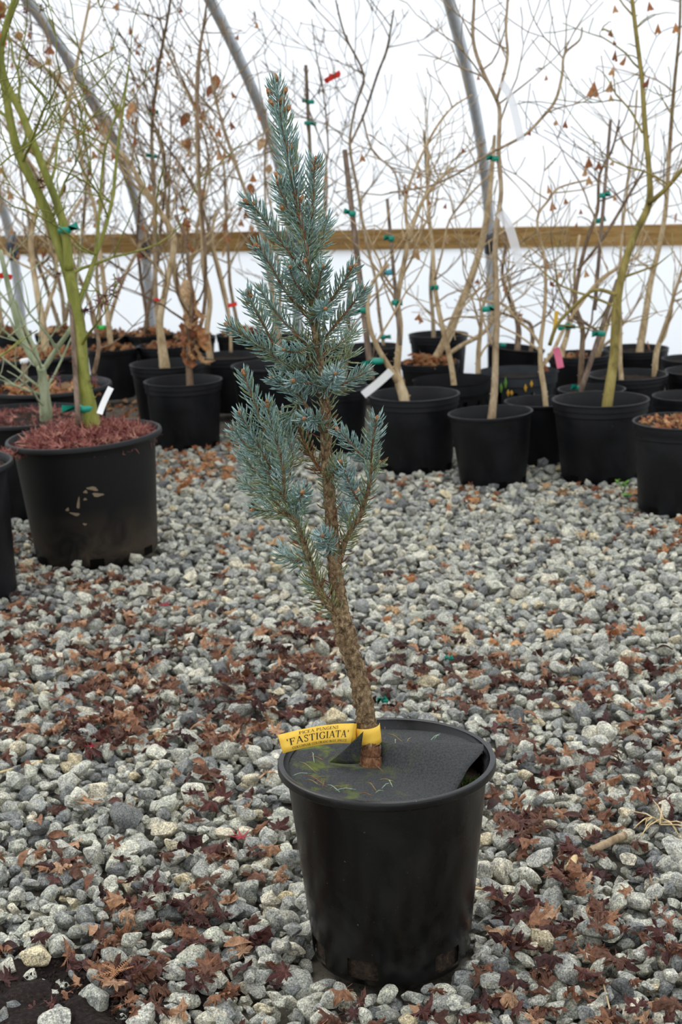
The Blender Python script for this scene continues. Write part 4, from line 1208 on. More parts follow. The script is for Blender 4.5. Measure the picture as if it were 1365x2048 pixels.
# branch list: pixel polyline (x, y, width), depth drift at its end, needle start fraction, tint, bud count
BR = [
 # left heavy limb and its shoots
 ([(690, 1248, 24), (668, 1222, 19), (645, 1190, 18), (628, 1148, 17), (615, 1110, 14), (602, 1070, 13), (588, 1036, 12), (562, 1024, 9), (535, 1021, 6), (508, 1020, 4)], -0.05, 0.06, 0.24, 1, 1500, .85),
 ([(588, 1036, 9), (574, 1005, 8), (568, 965, 8), (564, 920, 7), (551, 875, 6), (541, 840, 5), (536, 806, 4)], -0.06, 0.1, 0.5, 3, 1900, .9),
 ([(566, 960, 6), (545, 900, 6), (525, 850, 5), (508, 800, 5), (494, 765, 4), (488, 748, 3)], -0.02, 0.1, 0.5, 2, 1700, .9),
 ([(555, 960, 5), (530, 915, 5), (508, 875, 4), (492, 848, 4), (481, 828, 3)], -0.03, 0.05, 0.52, 2, 1900, .9),
 ([(572, 1005, 6), (545, 960, 5), (515, 915, 4), (488, 885, 4), (466, 860, 3)], -0.01, 0.1, 0.5, 1, 1800, .9),
 ([(570, 1010, 5), (540, 975, 5), (508, 940, 4), (482, 905, 3)], 0.03, 0.1, 0.45, 1, 1800, .9),
 ([(575, 1025, 5), (545, 1000, 4), (515, 985, 4), (490, 965, 3)], 0.05, 0.1, 0.42, 0, 1800, .9),
 ([(590, 1032, 6), (598, 1010, 5), (604, 985, 4)], -0.07, 0.1, 0.6, 3, 2300, 1.0),
 ([(580, 950, 5), (585, 910, 5), (575, 870, 4), (560, 830, 4)], 0.04, 0.1, 0.42, 1, 1800, .9),
 ([(618, 1115, 6), (600, 1120, 5), (580, 1118, 4), (562, 1105, 3)], 0.04, 0.1, 0.5, 0, 1700, .9),
 ([(640, 1180, 5), (628, 1175, 4), (615, 1160, 3)], 0.03, 0.1, 0.3, 0, 1400, .9),
 ([(668, 1105, 6), (656, 1090, 5), (646, 1072, 4)], -0.06, 0.2, 0.72, 1, 2600, 1.0),
 # right limb and its shoots
 ([(680, 1122, 14), (690, 1085, 12), (704, 1058, 11), (718, 1036, 11), (728, 1012, 10), (737, 980, 9), (742, 950, 9), (743, 928, 8)], -0.03, 0.05, 0.20, 0, 1300, .75),
 ([(743, 930, 6), (745, 895, 5), (750, 862, 5), (754, 838, 4)], -0.03, 0.05, 0.56, 3, 2000, .9),
 ([(740, 932, 5), (720, 908, 5), (700, 885, 4), (678, 862, 4)], -0.03, 0.1, 0.6, 1, 2000, .9),
 ([(726, 1015, 5), (710, 990, 5), (698, 965, 4), (690, 940, 3)], -0.05, 0.1, 0.72, 0, 1900, 1.0),
 ([(705, 1058, 5), (697, 1035, 4), (690, 1015, 3)], 0.03, 0.1, 0.62, 1, 1700, .9),
 ([(742, 945, 4), (752, 935, 4), (760, 925, 3)], -0.02, 0.1, 0.3, 1, 1700, .7),
 ([(655, 960, 7), (668, 948, 5), (680, 925, 4)], -0.05, 0.1, 0.3, 1, 2000, .9),
 # dead-needled inner branch on the left
 ([(655, 955, 8), (638, 935, 7), (618, 905, 6), (605, 875, 5), (592, 850, 4)], 0.04, 0.1, 0.06, 0, 1300, .8),
 ([(650, 868, 9), (628, 835, 9), (607, 804, 8), (588, 784, 7), (565, 768, 5), (546, 757, 4)], -0.03, 0.45, 0.6, 1, 2000, .9),
 ([(640, 850, 5), (625, 842, 4), (609, 838, 4)], -0.06, 0.1, 0.64, 1, 2300, .9),
 ([(600, 800, 5), (588, 820, 4), (580, 850, 3)], 0.03, 0.1, 0.5, 0, 1700, .9),
 # upper whorls, left
 ([(648, 772, 7), (625, 768, 5), (600, 764, 4), (588, 762, 3)], -0.06, 0.1, 0.62, 1, 2200, .9),
 ([(648, 785, 5), (662, 765, 4), (671, 748, 4)], -0.07, 0.1, 0.72, 1, 2500, 1.0),
 ([(650, 790, 6), (672, 775, 5), (700, 762, 4), (734, 744, 3)], -0.02, 0.1, 0.5, 0, 1900, .85),
 ([(632, 765, 9), (603, 750, 8), (570, 730, 6), (540, 706, 5), (508, 684, 5), (480, 668, 4), (458, 652, 3)], -0.05, 0.12, 0.5, 1, 1850, .9),
 ([(566, 728, 6), (550, 695, 6), (530, 655, 5), (510, 618, 5), (494, 585, 4)], -0.05, 0.08, 0.5, 4, 1950, .9),
 ([(628, 700, 8), (598, 672, 7), (565, 640, 5), (540, 608, 5), (522, 580, 4)], 0.03, 0.1, 0.46, 1, 1850, .9),
 ([(622, 640, 8), (598, 615, 7), (570, 580, 6), (548, 543, 5), (530, 512, 5), (514, 494, 4)], -0.06, 0.08, 0.54, 3, 1950, .95),
 ([(612, 555, 8), (590, 522, 6), (562, 484, 6), (532, 444, 5), (510, 416, 4), (496, 402, 3)], -0.05, 0.08, 0.54, 4, 1950, .95),
 ([(616, 520, 7), (622, 465, 6), (626, 410, 5), (628, 360, 4), (630, 322, 4)], -0.02, 0.05, 0.5, 4, 2000, 1.0),
 # upper whorls, right
 ([(628, 640, 8), (650, 615, 7), (672, 588, 6), (690, 560, 5), (708, 534, 4)], -0.04, 0.1, 0.48, 2, 1900, .85),
 ([(632, 700, 8), (662, 662, 6), (690, 628, 5), (712, 600, 4), (728, 580, 3)], -0.03, 0.1, 0.48, 1, 1900, .9),
 ([(634, 720, 6), (665, 700, 5), (692, 680, 4), (708, 662, 3)], 0.04, 0.1, 0.32, 1, 1800, .95),
 ([(645, 750, 6), (668, 735, 5), (690, 722, 4), (704, 705, 3)], 0.02, 0.1, 0.34, 0, 1800, .95),
 # inner fillers facing the viewer
 ([(626, 620, 6), (632, 590, 5), (640, 560, 4), (646, 535, 3)], -0.05, 0.05, 0.48, 1, 2000, .95),
 ([(618, 530, 6), (636, 500, 5), (648, 468, 4), (654, 440, 3)], 0.03, 0.05, 0.44, 1, 1900, .95),
 ([(622, 600, 6), (605, 585, 5), (588, 560, 4), (580, 535, 3)], -0.07, 0.05, 0.52, 1, 2000, .9),
 ([(630, 690, 6), (612, 700, 5), (590, 705, 4), (570, 700, 3)], -0.07, 0.05, 0.5, 1, 2000, .9),
 ([(636, 720, 6), (612, 735, 5), (588, 742, 4), (568, 745, 3)], -0.03, 0.05, 0.36, 0, 1900, .95),
 ([(628, 640, 5), (640, 625, 4), (650, 618, 3)], -0.08, 0.05, 0.56, 1, 2300, .9),
 ([(600, 450, 5), (580, 425, 4), (566, 395, 4), (556, 368, 3)], -0.03, 0.05, 0.5, 1, 1900, .95),
 ([(606, 470, 5), (596, 450, 4), (570, 420, 3)], 0.05, 0.05, 0.46, 0, 1900, .95),
]
for bi, (poly, drift, n0, tint, nbud, dens, ln) in enumerate(BR):
    rb_ = random.Random(200 + bi)
    # start on the trunk's own depth
    pts, rad = px_path(poly, TD - 0.004, drift, 6)
    rad = [max(r, 0.0009) * 0.95 for r in rad]
    mb = MB(); mb.tube([p - ORG for p in pts], rad, 8, rough=0.08, rng=rb_)
    thick = poly[0][2] >= 9
    br = mb.build('branch', 'bark_spruce' if thick else 'bark_shoot', spruce)
    nb = MB()
    needles(nb, pts, rad, n0, 1.0, dens, 0.0242 * ln, 66, 38, tint - 0.10, tint + 0.14, rb_)
    nb.v = [tuple(Vector(v) - ORG) for v in nb.v]
    tag(nb.build('needles', 'needle', br, tint=True), kind='stuff')
    d = (pts[-1] - pts[-3]).normalized()
    for j in range(nbud):
        off = Vector((rb_.uniform(-1, 1), rb_.uniform(-1, 0.2), rb_.uniform(-0.2, 0.6))) * (0.35 if j == 0 else 0.9)
        p = pts[-1] if j == 0 else pts[max(0, len(pts) - 1 - j - rb_.randrange(2))]
        bud(br, p + (off * 0.003 if j else Vector()), d + off, rb_.uniform(0.6, 0.88))

# ------------------------------------------------------------------ weed mat in the pot
MZ = F['H'] - 0.010
MC = Vector((F['c'].x, F['c'].y, MZ))
tc = ground_at(741, 1514, MZ); hole = Vector((tc.x - MC.x, tc.y - MC.y))
mb = MB()
NA, NR = 72, 14
def smooth(a, b, x):
    u = min(1, max(0, (x - a) / (b - a))); return u * u * (3 - 2 * u)
for ia in range(NA + 1):
    th = math.radians(8) + 2 * math.pi * ia / NA      # slit points right and a little back
    deg = math.degrees(th) - 8
    for ir in range(NR + 1):
        u = ir / NR
        Rm = R * 0.905
        if deg > 285: Rm = R * (0.905 - 0.16 * smooth(280, 322, deg) + 0.15 * smooth(330, 360, deg))
        # radius measured from the trunk hole out to the mat's rim
        dx, dy = math.cos(th), math.sin(th)
        ex, ey = Rm * dx, Rm * dy
        x0, y0 = hole.x + dx * 0.0150, hole.y + dy * 0.0150
        x, y = x0 + (ex - x0) * u, y0 + (ey - y0) * u
        z = 0.0035 * math.sin(3 * th + 0.6) * u - 0.006 * (1 - u)
        lift = smooth(296, 360, deg)
        z += 0.027 * lift * (0.55 + 0.45 * math.sin(math.pi * (0.15 + 0.7 * u)))
        z -= 0.010 * smooth(240, 300, deg) * (1 - smooth(300, 350, deg)) * u
        y -= 0.020 * lift * u
        mb.add([(x, y, z)], [])
for ia in range(NA):
    for ir in range(NR):
        a = ia * (NR + 1) + ir; b = a + NR + 1
        mb.f.append((a, a + 1, b + 1, b))
wm = mb.build('weed_mat', 'weed_mat')
wm.location = MC
sol = wm.modifiers.new('thickness', 'SOLIDIFY'); sol.thickness = 0.0016; sol.offset = 0
tag(wm, 'dark grey mossy weed-barrier disc slit around the spruce trunk', 'weed mat')
def flap(base_a, base_b, tip, bulge, name):
    mb = MB(); n = 7
    for i in range(n + 1):
        u = i / n
        a, b = base_a.lerp(tip, u), base_b.lerp(tip, u)
        for j in range(5):
            w = j / 4
            p = a.lerp(b, w) + bulge * (math.sin(math.pi * u) * 0.6 + math.sin(math.pi * w) * 0.5 * (1 - u))
            mb.add([p - MC], [])
    for i in range(n):
        for j in range(4):
            a = i * 5 + j
            mb.f.append((a, a + 1, a + 6, a + 5))
    o = mb.build(name, 'weed_mat', wm)
    s = o.modifiers.new('thickness', 'SOLIDIFY'); s.thickness = 0.0014; s.offset = 0
    return o
fb = ground_at(718, 1527, MZ + 0.001); fdep = project(fb)[2]
flap(ground_at(660, 1524, MZ), fb, at(727, 1463, fdep - 0.026), Vector((0.0, 0.003, -0.004)), 'curled_flap')
flap(ground_at(788, 1510, MZ + 0.004), ground_at(850, 1498, MZ + 0.012), at(754, 1480, project(ground_at(788, 1510, MZ))[2] - 0.002), Vector((0.0, -0.002, -0.003)), 'curled_flap')

# loose spruce needles lying on the mat
rn = random.Random(77)
lo = [(620, 1514, 650, 1522), (625, 1505, 629, 1526), (600, 1524, 633, 1546), (585, 1552, 622, 1547), (630, 1561, 653, 1554), (645, 1574, 650, 1562), (655, 1570, 680, 1584), (660, 1577, 688, 1574), (672, 1581, 712, 1579), (720, 1588, 745, 1592), (736, 1565, 754, 1583), (750, 1587, 768, 1582), (758, 1560, 790, 1564), (764, 1577, 782, 1566), (744, 1530, 767, 1543), (778, 1468, 810, 1488), (790, 1479, 792, 1491), (812, 1488, 823, 1475), (858, 1485, 898, 1455), (612, 1549, 655, 1575), (690, 1580, 700, 1570), (776, 1561, 786, 1574), (613, 1560, 640, 1571), (868, 1480, 880, 1470)]
for i, (x0, y0, x1, y1) in enumerate(lo):
    a, b = ground_at(x0, y0, MZ + 0.0045), ground_at(x1, y1, MZ + 0.0045)
    if b.y - a.y > 0.03: b = a + (b - a) * 0.6
    md = (a + b) / 2 + Vector((0, 0, 0.0025))
    mb = MB(); c0 = (a + b) / 2
    mb.tube([a - c0, (a + md) / 2 - c0 + Vector((0.0008, 0, .0008)), md - c0, (b + md) / 2 - c0, b - c0], [0.0005, 0.0007, 0.0007, 0.0006, 0.0003], 5, tint=(0.02, 0.34, 0.05, 0.42, 0.0)[i % 5])
    o = mb.build('fallen_needle', 'needle', tint=True); o.location = c0
    nc = ('reddish brown', 'green', 'brown', 'bluish green', 'rust-coloured')[i % 5]
    npl = 'behind the trunk' if y0 < 1495 else 'on the mossy left part' if x0 < 640 else 'near the front left rim' if x0 < 700 else 'near the front rim'
    tag(o, '%s fallen spruce needle on the weed mat %s' % (nc, npl), 'needle', 'fallen needles on the weed mat')

# ------------------------------------------------------------------ yellow plant tag with lettering
top = [(556, 1470), (600, 1459), (640, 1451.5), (675, 1447.5), (708, 1446.5)]
bot = [(566, 1507), (605, 1496.5), (640, 1490), (672, 1486.5), (701, 1486.5)]
TGD = TD - 0.038
def lerp_list(L, u):
    s = u * (len(L) - 1); i = min(len(L) - 2, max(0, int(s))); w = s - i
    return tuple(L[i][k] + (L[i + 1][k] - L[i][k]) * w for k in (0, 1))
def tag_pt(u, v, off=0.0):
    a, b = lerp_list(bot, u), lerp_list(top, u)
    x, y = a[0] + (b[0] - a[0]) * v, a[1] + (b[1] - a[1]) * v
    return at(x, y, TGD + 0.010 * u + 0.004 * math.sin(u * 3.1) - off)
T0 = tag_pt(0.5, 0.0)
tg = tag(empty('plant_tag', T0), 'yellow plant tag with black lettering wrapped around the spruce trunk', 'plant tag')
mb = MB(); N = 16
for i in range(N + 1):
    for j in range(4): mb.add([tag_pt(i / N, j / 3) - T0], [])
fold = [(709, 1447, 702, 1487, 0.014), (713, 1447, 709, 1486, 0.024), (716, 1447, 716, 1485, 0.030)]
for (xt, yt, xb, yb, dd) in fold:
    for j in range(4): mb.add([at(xb + (xt - xb) * j / 3, yb + (yt - yb) * j / 3, TGD + dd) - T0], [])
# around the front of the trunk and past it
tcen = at(735, 1466, TD)
for i in range(13):
    a = math.radians(215 + i * 12)
    for j in range(4):
        zz = (j / 3 - 0.5) * 0.0248
        sway = (j / 3 - 0.5) * -0.002
        mb.add([Vector((tcen.x + 0.0174 * math.cos(a) + sway, tcen.y + 0.0174 * math.sin(a), tcen.z + zz + 0.0006 * (i - 6) * 0.3)) - T0], [])
nn = N + 1 + 3 + 13
for i in range(nn - 1):
    for j in range(3):
        a = i * 4 + j
        mb.f.append((a, a + 4, a + 5, a + 1))
o = mb.build('paper_strip', 'paper_yellow', tg)
s = o.modifiers.new('thickness', 'SOLIDIFY'); s.thickness = 0.00035; s.offset = 0

TH, TN = 0.155, 0.060
def arc(cx, cy, rx, ry, a0, a1, n=14):
    return [(cx + rx * math.cos(math.radians(a0 + (a1 - a0) * i / n)), cy + ry * math.sin(math.radians(a0 + (a1 - a0) * i / n))) for i in range(n + 1)]
def sf(x, y, w=0.30): return ([(x - w / 2, y), (x + w / 2, y)], 0.05)
def stem(x, w=TH): return [([(x, 0), (x, 1)], w), sf(x, 0.02), sf(x, 0.98)]
def bowl(cx, cy, rx, ry): return [(arc(cx, cy, rx, ry, 90, -90), 'arc')]
GLYPH = {
 'A': (0.92, [([(0.10, 0), (0.44, 1)], TN), ([(0.44, 1), (0.80, 0)], TH), ([(0.22, 0.34), (0.66, 0.34)], TN), sf(0.10, 0.02, .24), sf(0.80, 0.02, .30)]),
 'B': (0.80, stem(0.18) + bowl(0.22, 0.75, 0.36, 0.24) + bowl(0.22, 0.26, 0.44, 0.25)),
 'C': (0.88, [(arc(0.50, 0.5, 0.40, 0.49, 42, 318, 20), 'arc'), ([(0.80, 0.68), (0.80, 1.0)], TN)]),
 'D': (0.95, stem(0.18) + [(arc(0.26, 0.5, 0.56, 0.48, 90, -90, 18), 'arc')]),
 'E': (0.78, stem(0.18) + [([(0.18, 0.97), (0.66, 0.97)], TN), ([(0.18, 0.52), (0.50, 0.52)], TN), ([(0.18, 0.03), (0.68, 0.03)], TN), ([(0.66, 1.0), (0.66, 0.76)], TN), ([(0.69, 0), (0.69, 0.24)], TN), ([(0.50, 0.40), (0.50, 0.64)], TN)]),
 'F': (0.74, stem(0.18) + [([(0.18, 0.97), (0.66, 0.97)], TN), ([(0.18, 0.52), (0.52, 0.52)], TN), ([(0.66, 1.0), (0.66, 0.74)], TN), ([(0.52, 0.40), (0.52, 0.64)], TN)]),
 'G': (0.98, [(arc(0.50, 0.5, 0.40, 0.49, 42, 325, 20), 'arc'), ([(0.80, 0.68), (0.80, 1.0)], TN), ([(0.80, 0.06), (0.80, 0.42)], TH), sf(0.80, 0.42, .32)]),
 'I': (0.42, stem(0.21)),
 'L': (0.74, stem(0.18) + [([(0.18, 0.03), (0.64, 0.03)], TN), ([(0.65, 0), (0.65, 0.28)], TN)]),
 'M': (1.10, [([(0.14, 0), (0.14, 1)], TN), ([(0.14, 1), (0.53, 0.04)], TH), ([(0.53, 0.04), (0.92, 1)], TN), ([(0.92, 1), (0.92, 0)], TH), sf(0.14, 0.02, .24), sf(0.92, 0.02, .3)]),
 'N': (0.98, [([(0.14, 0), (0.14, 1)], TN), ([(0.12, 1), (0.82, 0.02)], TH), ([(0.82, 0), (0.82, 1)], TN), sf(0.14, 0.02, .24), sf(0.82, 0.98, .24)]),
 'O': (1.00, [(arc(0.50, 0.5, 0.42, 0.49, 0, 360, 26), 'arc')]),
 'P': (0.76, stem(0.18) + bowl(0.22, 0.72, 0.42, 0.27)),
 'R': (0.88, stem(0.18) + bowl(0.22, 0.74, 0.40, 0.25) + [([(0.38, 0.48), (0.80, 0.0)], TH)]),
 'S': (0.68, [([(0.58, 0.80), (0.52, 0.93), (0.36, 0.98), (0.20, 0.92), (0.14, 0.78), (0.20, 0.64), (0.36, 0.54), (0.52, 0.43), (0.58, 0.26), (0.52, 0.10), (0.36, 0.02), (0.20, 0.06), (0.12, 0.22)], 0.10), ([(0.58, 0.72), (0.58, 0.98)], TN), ([(0.12, 0.02), (0.12, 0.28)], TN)]),
 'T': (0.84, [([(0.42, 0), (0.42, 1)], TH), sf(0.42, 0.02), ([(0.06, 0.97), (0.78, 0.97)], TN), ([(0.06, 1), (0.06, 0.74)], TN), ([(0.78, 1), (0.78, 0.74)], TN)]),
 'U': (0.94, [([(0.18, 1), (0.18, 0.32)], TH), (arc(0.47, 0.32, 0.29, 0.30, 180, 360, 12), 'arc'), ([(0.76, 0.32), (0.76, 1)], TN), sf(0.18, 0.98), sf(0.76, 0.98, .24)]),
 "'": (0.30, [([(0.15, 1.02), (0.15, 0.72)], 0.10)]),
 ' ': (0.42, []),
}
def write(text, u0, u1, v0, v1, name):
    tot = sum(GLYPH[c][0] for c in text) + 0.06 * len(text)
    mb = MB(); x = 0.0
    for c in text:
        wd, strokes = GLYPH[c]
        for pts, w in strokes:
            m = len(pts); V = []
            for i, (px_, py_) in enumerate(pts):
                a, b = pts[max(0, i - 1)], pts[min(m - 1, i + 1)]
                dx, dy = b[0] - a[0], b[1] - a[1]; l = math.hypot(dx, dy) or 1
                nx, ny = -dy / l, dx / l
                ww = (TN + (TH - TN) * abs(dy / l) ** 1.5) if w == 'arc' else w
                for sgn in (1, -1):
                    gx, gy = px_ + nx * ww / 2 * sgn, py_ + ny * ww / 2 * sgn
                    V.append(tag_pt(u0 + (u1 - u0) * (x + gx) / tot, v0 + (v1 - v0) * gy, 0.0007) - T0)
            mb.add(V, [(2 * i, 2 * i + 1, 2 * i + 3, 2 * i + 2) for i in range(m - 1)])
        x += wd + 0.06
    mb.build(name, 'ink', tg, smooth=False)
write('PICEA PUNGENS', 0.235, 0.775, 0.755, 0.905, 'lettering')
write("'FASTIGIATA'", 0.075, 0.955, 0.315, 0.665, 'lettering')
write('COLUMNAR COLORADO BLUE SPRUCE', 0.13, 0.935, 0.085, 0.205, 'lettering')

# ------------------------------------------------------------------ fallen leaves
ZONES = [  # pixel box, count, kind (b brown, o orange), radius range in m
 (0, 1860, 330, 2048, 26, 'b'), (210, 1760, 470, 2048, 52, 'b'), (380, 1560, 600, 2000, 36, 'b'), (0, 1480, 420, 1760, 34, 'b'), (560, 1960, 960, 2048, 10, 'b'),
 (0, 1250, 620, 1330, 52, 'b'), (150, 1345, 660, 1490, 100, 'b'), (0, 1330, 300, 1480, 42, 'b'), (0, 1150, 250, 1260, 36, 'b'), (230, 1160, 470, 1260, 18, 'b'), (480, 1230, 660, 1370, 26, 'b'),
 (620, 1230, 760, 1420, 14, 'b'), (740, 1300, 1000, 1420, 30, 'b'), (960, 1320, 1365, 1480, 48, 'b'), (960, 1480, 1200, 1700, 52, 'b'), (1180, 1500, 1365, 1700, 18, 'b'),
 (960, 1700, 1160, 1900, 42, 'b'), (950, 1880, 1365, 2048, 50, 'b'), (1160, 1700, 1365, 1890, 12, 'b'),
 (420, 1060, 600, 1230, 14, 'o'), (760, 1060, 1365, 1300, 46, 'm'), (860, 955, 1010, 1005, 16, 'o'), (1060, 950, 1365, 1100, 44, 'o'), (330, 875, 470, 960, 90, 'o'), (690, 930, 860, 1010, 12, 'o'), (200, 770, 290, 850, 50, 'o'), (0, 1060, 80, 1160, 14, 'b'),
]
rl = random.Random(21)
SHAPE = ['flat', 'flat', 'wavy', 'wavy', 'crumpled', 'crumpled', 'narrow-lobed', 'tightly curled', 'oval', 'rolled']
COLOUR = {'w': ('dark wine-brown', 'leaf_wine'), 'b': ('brown', 'leaf_brown'), 'r': ('russet', 'leaf_russet'), 't': ('pale tan', 'leaf_tan'), 'o': ('orange', 'leaf_orange')}
def leaf_place(u, v):
    if v < 1010: return 'beside the background pots'
    if v < 1150: return 'on the open gravel below the background pots'
    if v < 1340: return 'below the mud-splashed pot' if u < 450 else 'left of the spruce trunk' if u < 690 else 'on the open gravel behind the spruce'
    if v < 1500: return 'in the litter band at the left edge' if u < 300 else 'in the litter band left of the tag' if u < 660 else 'just behind the spruce pot rim' if u < 1000 else 'in the litter at the right edge'
    if v < 1700: return 'at the left edge level with the pot rim' if u < 300 else 'close to the left of the pot' if u < 680 else 'close to the right of the pot' if u < 1200 else 'near the straw tangle'
    if v < 1880: return 'above the dark soil' if u < 300 else 'left of the lower pot wall' if u < 680 else 'around the bamboo offcut' if u < 1180 else 'at the right edge below the grey stick'
    return 'on the dark spilled soil' if u < 300 else 'at the bottom left of the pot' if u < 640 else 'at the foot of the spruce pot' if u < 960 else 'in the lower right corner'
PICK = [(185, 1605, 0.030, 0, 't', 'pale tan maple leaf lying flat alone at mid left'), (535, 1553, 0.026, 0, 't', 'pale tan maple leaf touching the spruce pot at its left side'), (545, 1698, 0.030, 2, 't', 'broad wavy tan leaf left of the spruce pot'),
        (570, 1918, 0.027, 3, 'r', 'orange-brown toothed leaf beside the foot of the spruce pot'), (250, 1862, 0.036, 1, 'r', 'large veined russet maple leaf above the dark soil'), (465, 1955, 0.030, 4, 'r', 'folded coppery leaf below the pale stone near the bottom edge'),
        (455, 1802, 0.017, 8, 't', 'cream oval leaf on brown litter left of the pot'), (1285, 1565, 0.030, 1, 'r', 'rosy brown maple leaf beside the dry straw'), (1110, 1755, 0.030, 0, 'b', 'flat brown maple leaf below the short bamboo offcut'), (1060, 1850, 0.034, 0, 'r', 'broad coppery maple leaf right of the pot foot'),
        (1035, 1690, 0.030, 3, 'w', 'dark wine-brown drooping leaf right of the pot'), (225, 1700, 0.030, 5, 'r', 'rust-brown crumpled leaf at mid left'), (80, 1660, 0.019, 9, 'r', 'long rust-brown leaf wedged between stones at the left edge'), (690, 1992, 0.028, 2, 'r', 'russet leaf before the pot foot among large stones'),
        (1180, 1640, 0.03, 1, 'b', 'spread brown maple leaf left of the straw tangle'), (1300, 1740, 0.034, 6, 'w', 'large wine-brown narrow-lobed leaf at the right edge')]
cands = [(x, y, r, k, c, lb) for (x, y, r, k, c, lb) in PICK]
for (x0, y0, x1, y1, n, kd) in ZONES:
    n = int(n * (1.3 if y1 > 1495 else 2.0 if kd == 'b' else 1.2))
    cl = [(rl.uniform(x0, x1), rl.uniform(y0, y1)) for _ in range(max(2, n // 7))]
    for _ in range(n):
        x, y = rl.uniform(x0, x1), rl.uniform(y0, y1)
        if rl.random() < 0.55:
            q = rl.choice(cl); x, y = rl.gauss(q[0], 34), rl.gauss(q[1], 18)
        kk = kd if kd != 'm' else rl.choice('bo')
        c = 'o' if kk == 'o' else rl.choices('wbrt', (0.40, 0.33, 0.19, 0.08))[0]
        cands.append((x, y, rl.triangular(0.016, 0.036, 0.025), rl.choice((0, 1, 2, 3, 4, 5, 6, 7, 4, 5, 7, 3, 9)), c, None))
items = []
for (x, y, r, k, c, lb) in cands:
    g = ground_at(x, y, 0.008)
    if any((g.x - fx) ** 2 + (g.y - fy) ** 2 < (fr + 0.75 * r) ** 2 for fx, fy, fr in FOOT): continue
    u, v, d = project(g)
    if abs(u - 775) < 205 and 1430 < v < 1900 and not lb: continue
    if k > 7: r = min(r, 0.019)
    z = height(g.x, g.y, r * 0.7, 66) + 0.0015
    items.append((1e9 if lb else r / d, g.x, g.y, z, r, k, c, lb, -5 <= x <= 1370 and y <= 2050))
items.sort(key=lambda q: -q[0])
LM = {c: [numpy_mesh('fallen_leaf', v, f, COLOUR[c][1]) for v, f in LEAVES] for c in COLOUR}
bulk = {'b': [[], [], [], 0], 'o': [[], [], [], 0]}
ns = 0
for (_, x, y, z, r, k, c, lb, in_frame) in items:
    rx, ry, rz = rl.gauss(0, 0.34), rl.gauss(0, 0.34), rl.uniform(0, 6.28)
    if lb: rx, ry = rx * 0.4 + 0.2, ry * 0.4
    if ns < 299 and in_frame:
        ns += 1
        o = link_mesh('fallen_leaf', LM[c][k], None, (x, y, z), (rx, ry, rz), (r, r, r))
        u, v, _d = project((x, y, z)); pl = leaf_place(u, v)
        sz_ = '' if 0.021 < r < 0.0295 else 'large ' if r > 0.025 else 'small '
        tag(o, lb or '%s%s %s %s %s' % (sz_, SHAPE[k], COLOUR[c][0], 'leaf' if k > 7 else 'maple leaf', pl), 'leaf', 'fallen leaves ' + pl)
    else:
        V, Fs = LEAVES[k]
        e = np.array(Matrix.LocRotScale(Vector((x, y, z)), Matrix.Rotation(rz, 3, 'Z') @ Matrix.Rotation(rx, 3, 'X') @ Matrix.Rotation(ry, 3, 'Y'), Vector((r, r, r))))
        b = bulk['o' if c == 'o' else 'b']
        b[0].append(V @ e[:3, :3].T + e[:3, 3]); b[1].append(Fs + b[3]); b[3] += len(V); b[2].append(np.full(len(V), rl.random()))
for kd, nm, m, lb in (('b', 'leaf_litter', 'leaf_brown_bulk', 'scattered small brown leaf litter between the stones'), ('o', 'leaf_litter', 'leaf_orange_bulk', 'orange leaf litter around the feet of the background pots')):
    b = bulk[kd]
    if b[0]: tag(link_mesh(nm, numpy_mesh(nm, np.concatenate(b[0]), np.concatenate(b[1]), m, np.concatenate(b[2]))), lb, 'leaf litter', kind='stuff')

# ------------------------------------------------------------------ dark soil spilled at the lower left
rsx = np.random.RandomState(4)
mb = MB(); idx = {}
STEP = 0.008
c0 = ground_at(60, 1990)
nx, ny = 62, 34
for i in range(nx):
    for j in range(ny):
        x, y = c0.x - 0.24 + i * STEP, c0.y - 0.14 + j * STEP
        u, v, _ = project((x, y, 0))
        edge = (v - (1900 + 170 * (max(0, u - 30) / 300.0) ** 1.4)) / 110.0 + 0.25 * math.sin(u * 0.045) + 0.2 * math.sin(x * 130) * math.sin(y * 110)
        lvl_ = min(1, max(-1, edge))
        z = -0.004 + 0.012 * lvl_ + rsx.uniform(-0.0015, 0.0015) + 0.005 * math.sin(x * 61 + 1) * math.sin(y * 73)
        mb.add([(x, y, z)], [])
for i in range(nx - 1):
    for j in range(ny - 1):
        a = i * ny + j
        mb.f.append((a, a + ny, a + ny + 1, a + 1))
soil = tag(mb.build('spilled_soil', 'dark_soil'), 'dark crumbly potting soil spilled over the gravel at the lower left', 'soil', kind='stuff')
mb = MB()
rc = random.Random(12)
for _ in range(700):
    u = rc.uniform(-20, 320); v = rc.uniform(1900 + 150 * (max(0, u - 30) / 300) ** 1.4, 2060)
    g = ground_at(u, v); s = rc.uniform(0.0010, 0.0034)
    hz_ = height(g.x, g.y, 0.006, 50)
    if hz_ > 0.006: continue
    z = max(0.0, hz_) + s * 0.4
    vv = [Vector((rc.gauss(0, 1), rc.gauss(0, 1), rc.gauss(0, 1))).normalized() * s * rc.uniform(.7, 1.2) for _ in range(6)]
    P = [(g.x + s, g.y, z), (g.x - s, g.y + s * .3, z), (g.x, g.y + s, z + s * .2), (g.x, g.y - s, z), (g.x + s * .2, g.y, z + s), (g.x, g.y, z - s)]
    mb.add(P, [(0, 2, 4), (2, 1, 4), (1, 3, 4), (3, 0, 4), (2, 0, 5), (1, 2, 5), (3, 1, 5), (0, 3, 5)])
mb.build('crumbs', 'dark_soil', soil, smooth=False)['kind'] = 'stuff'

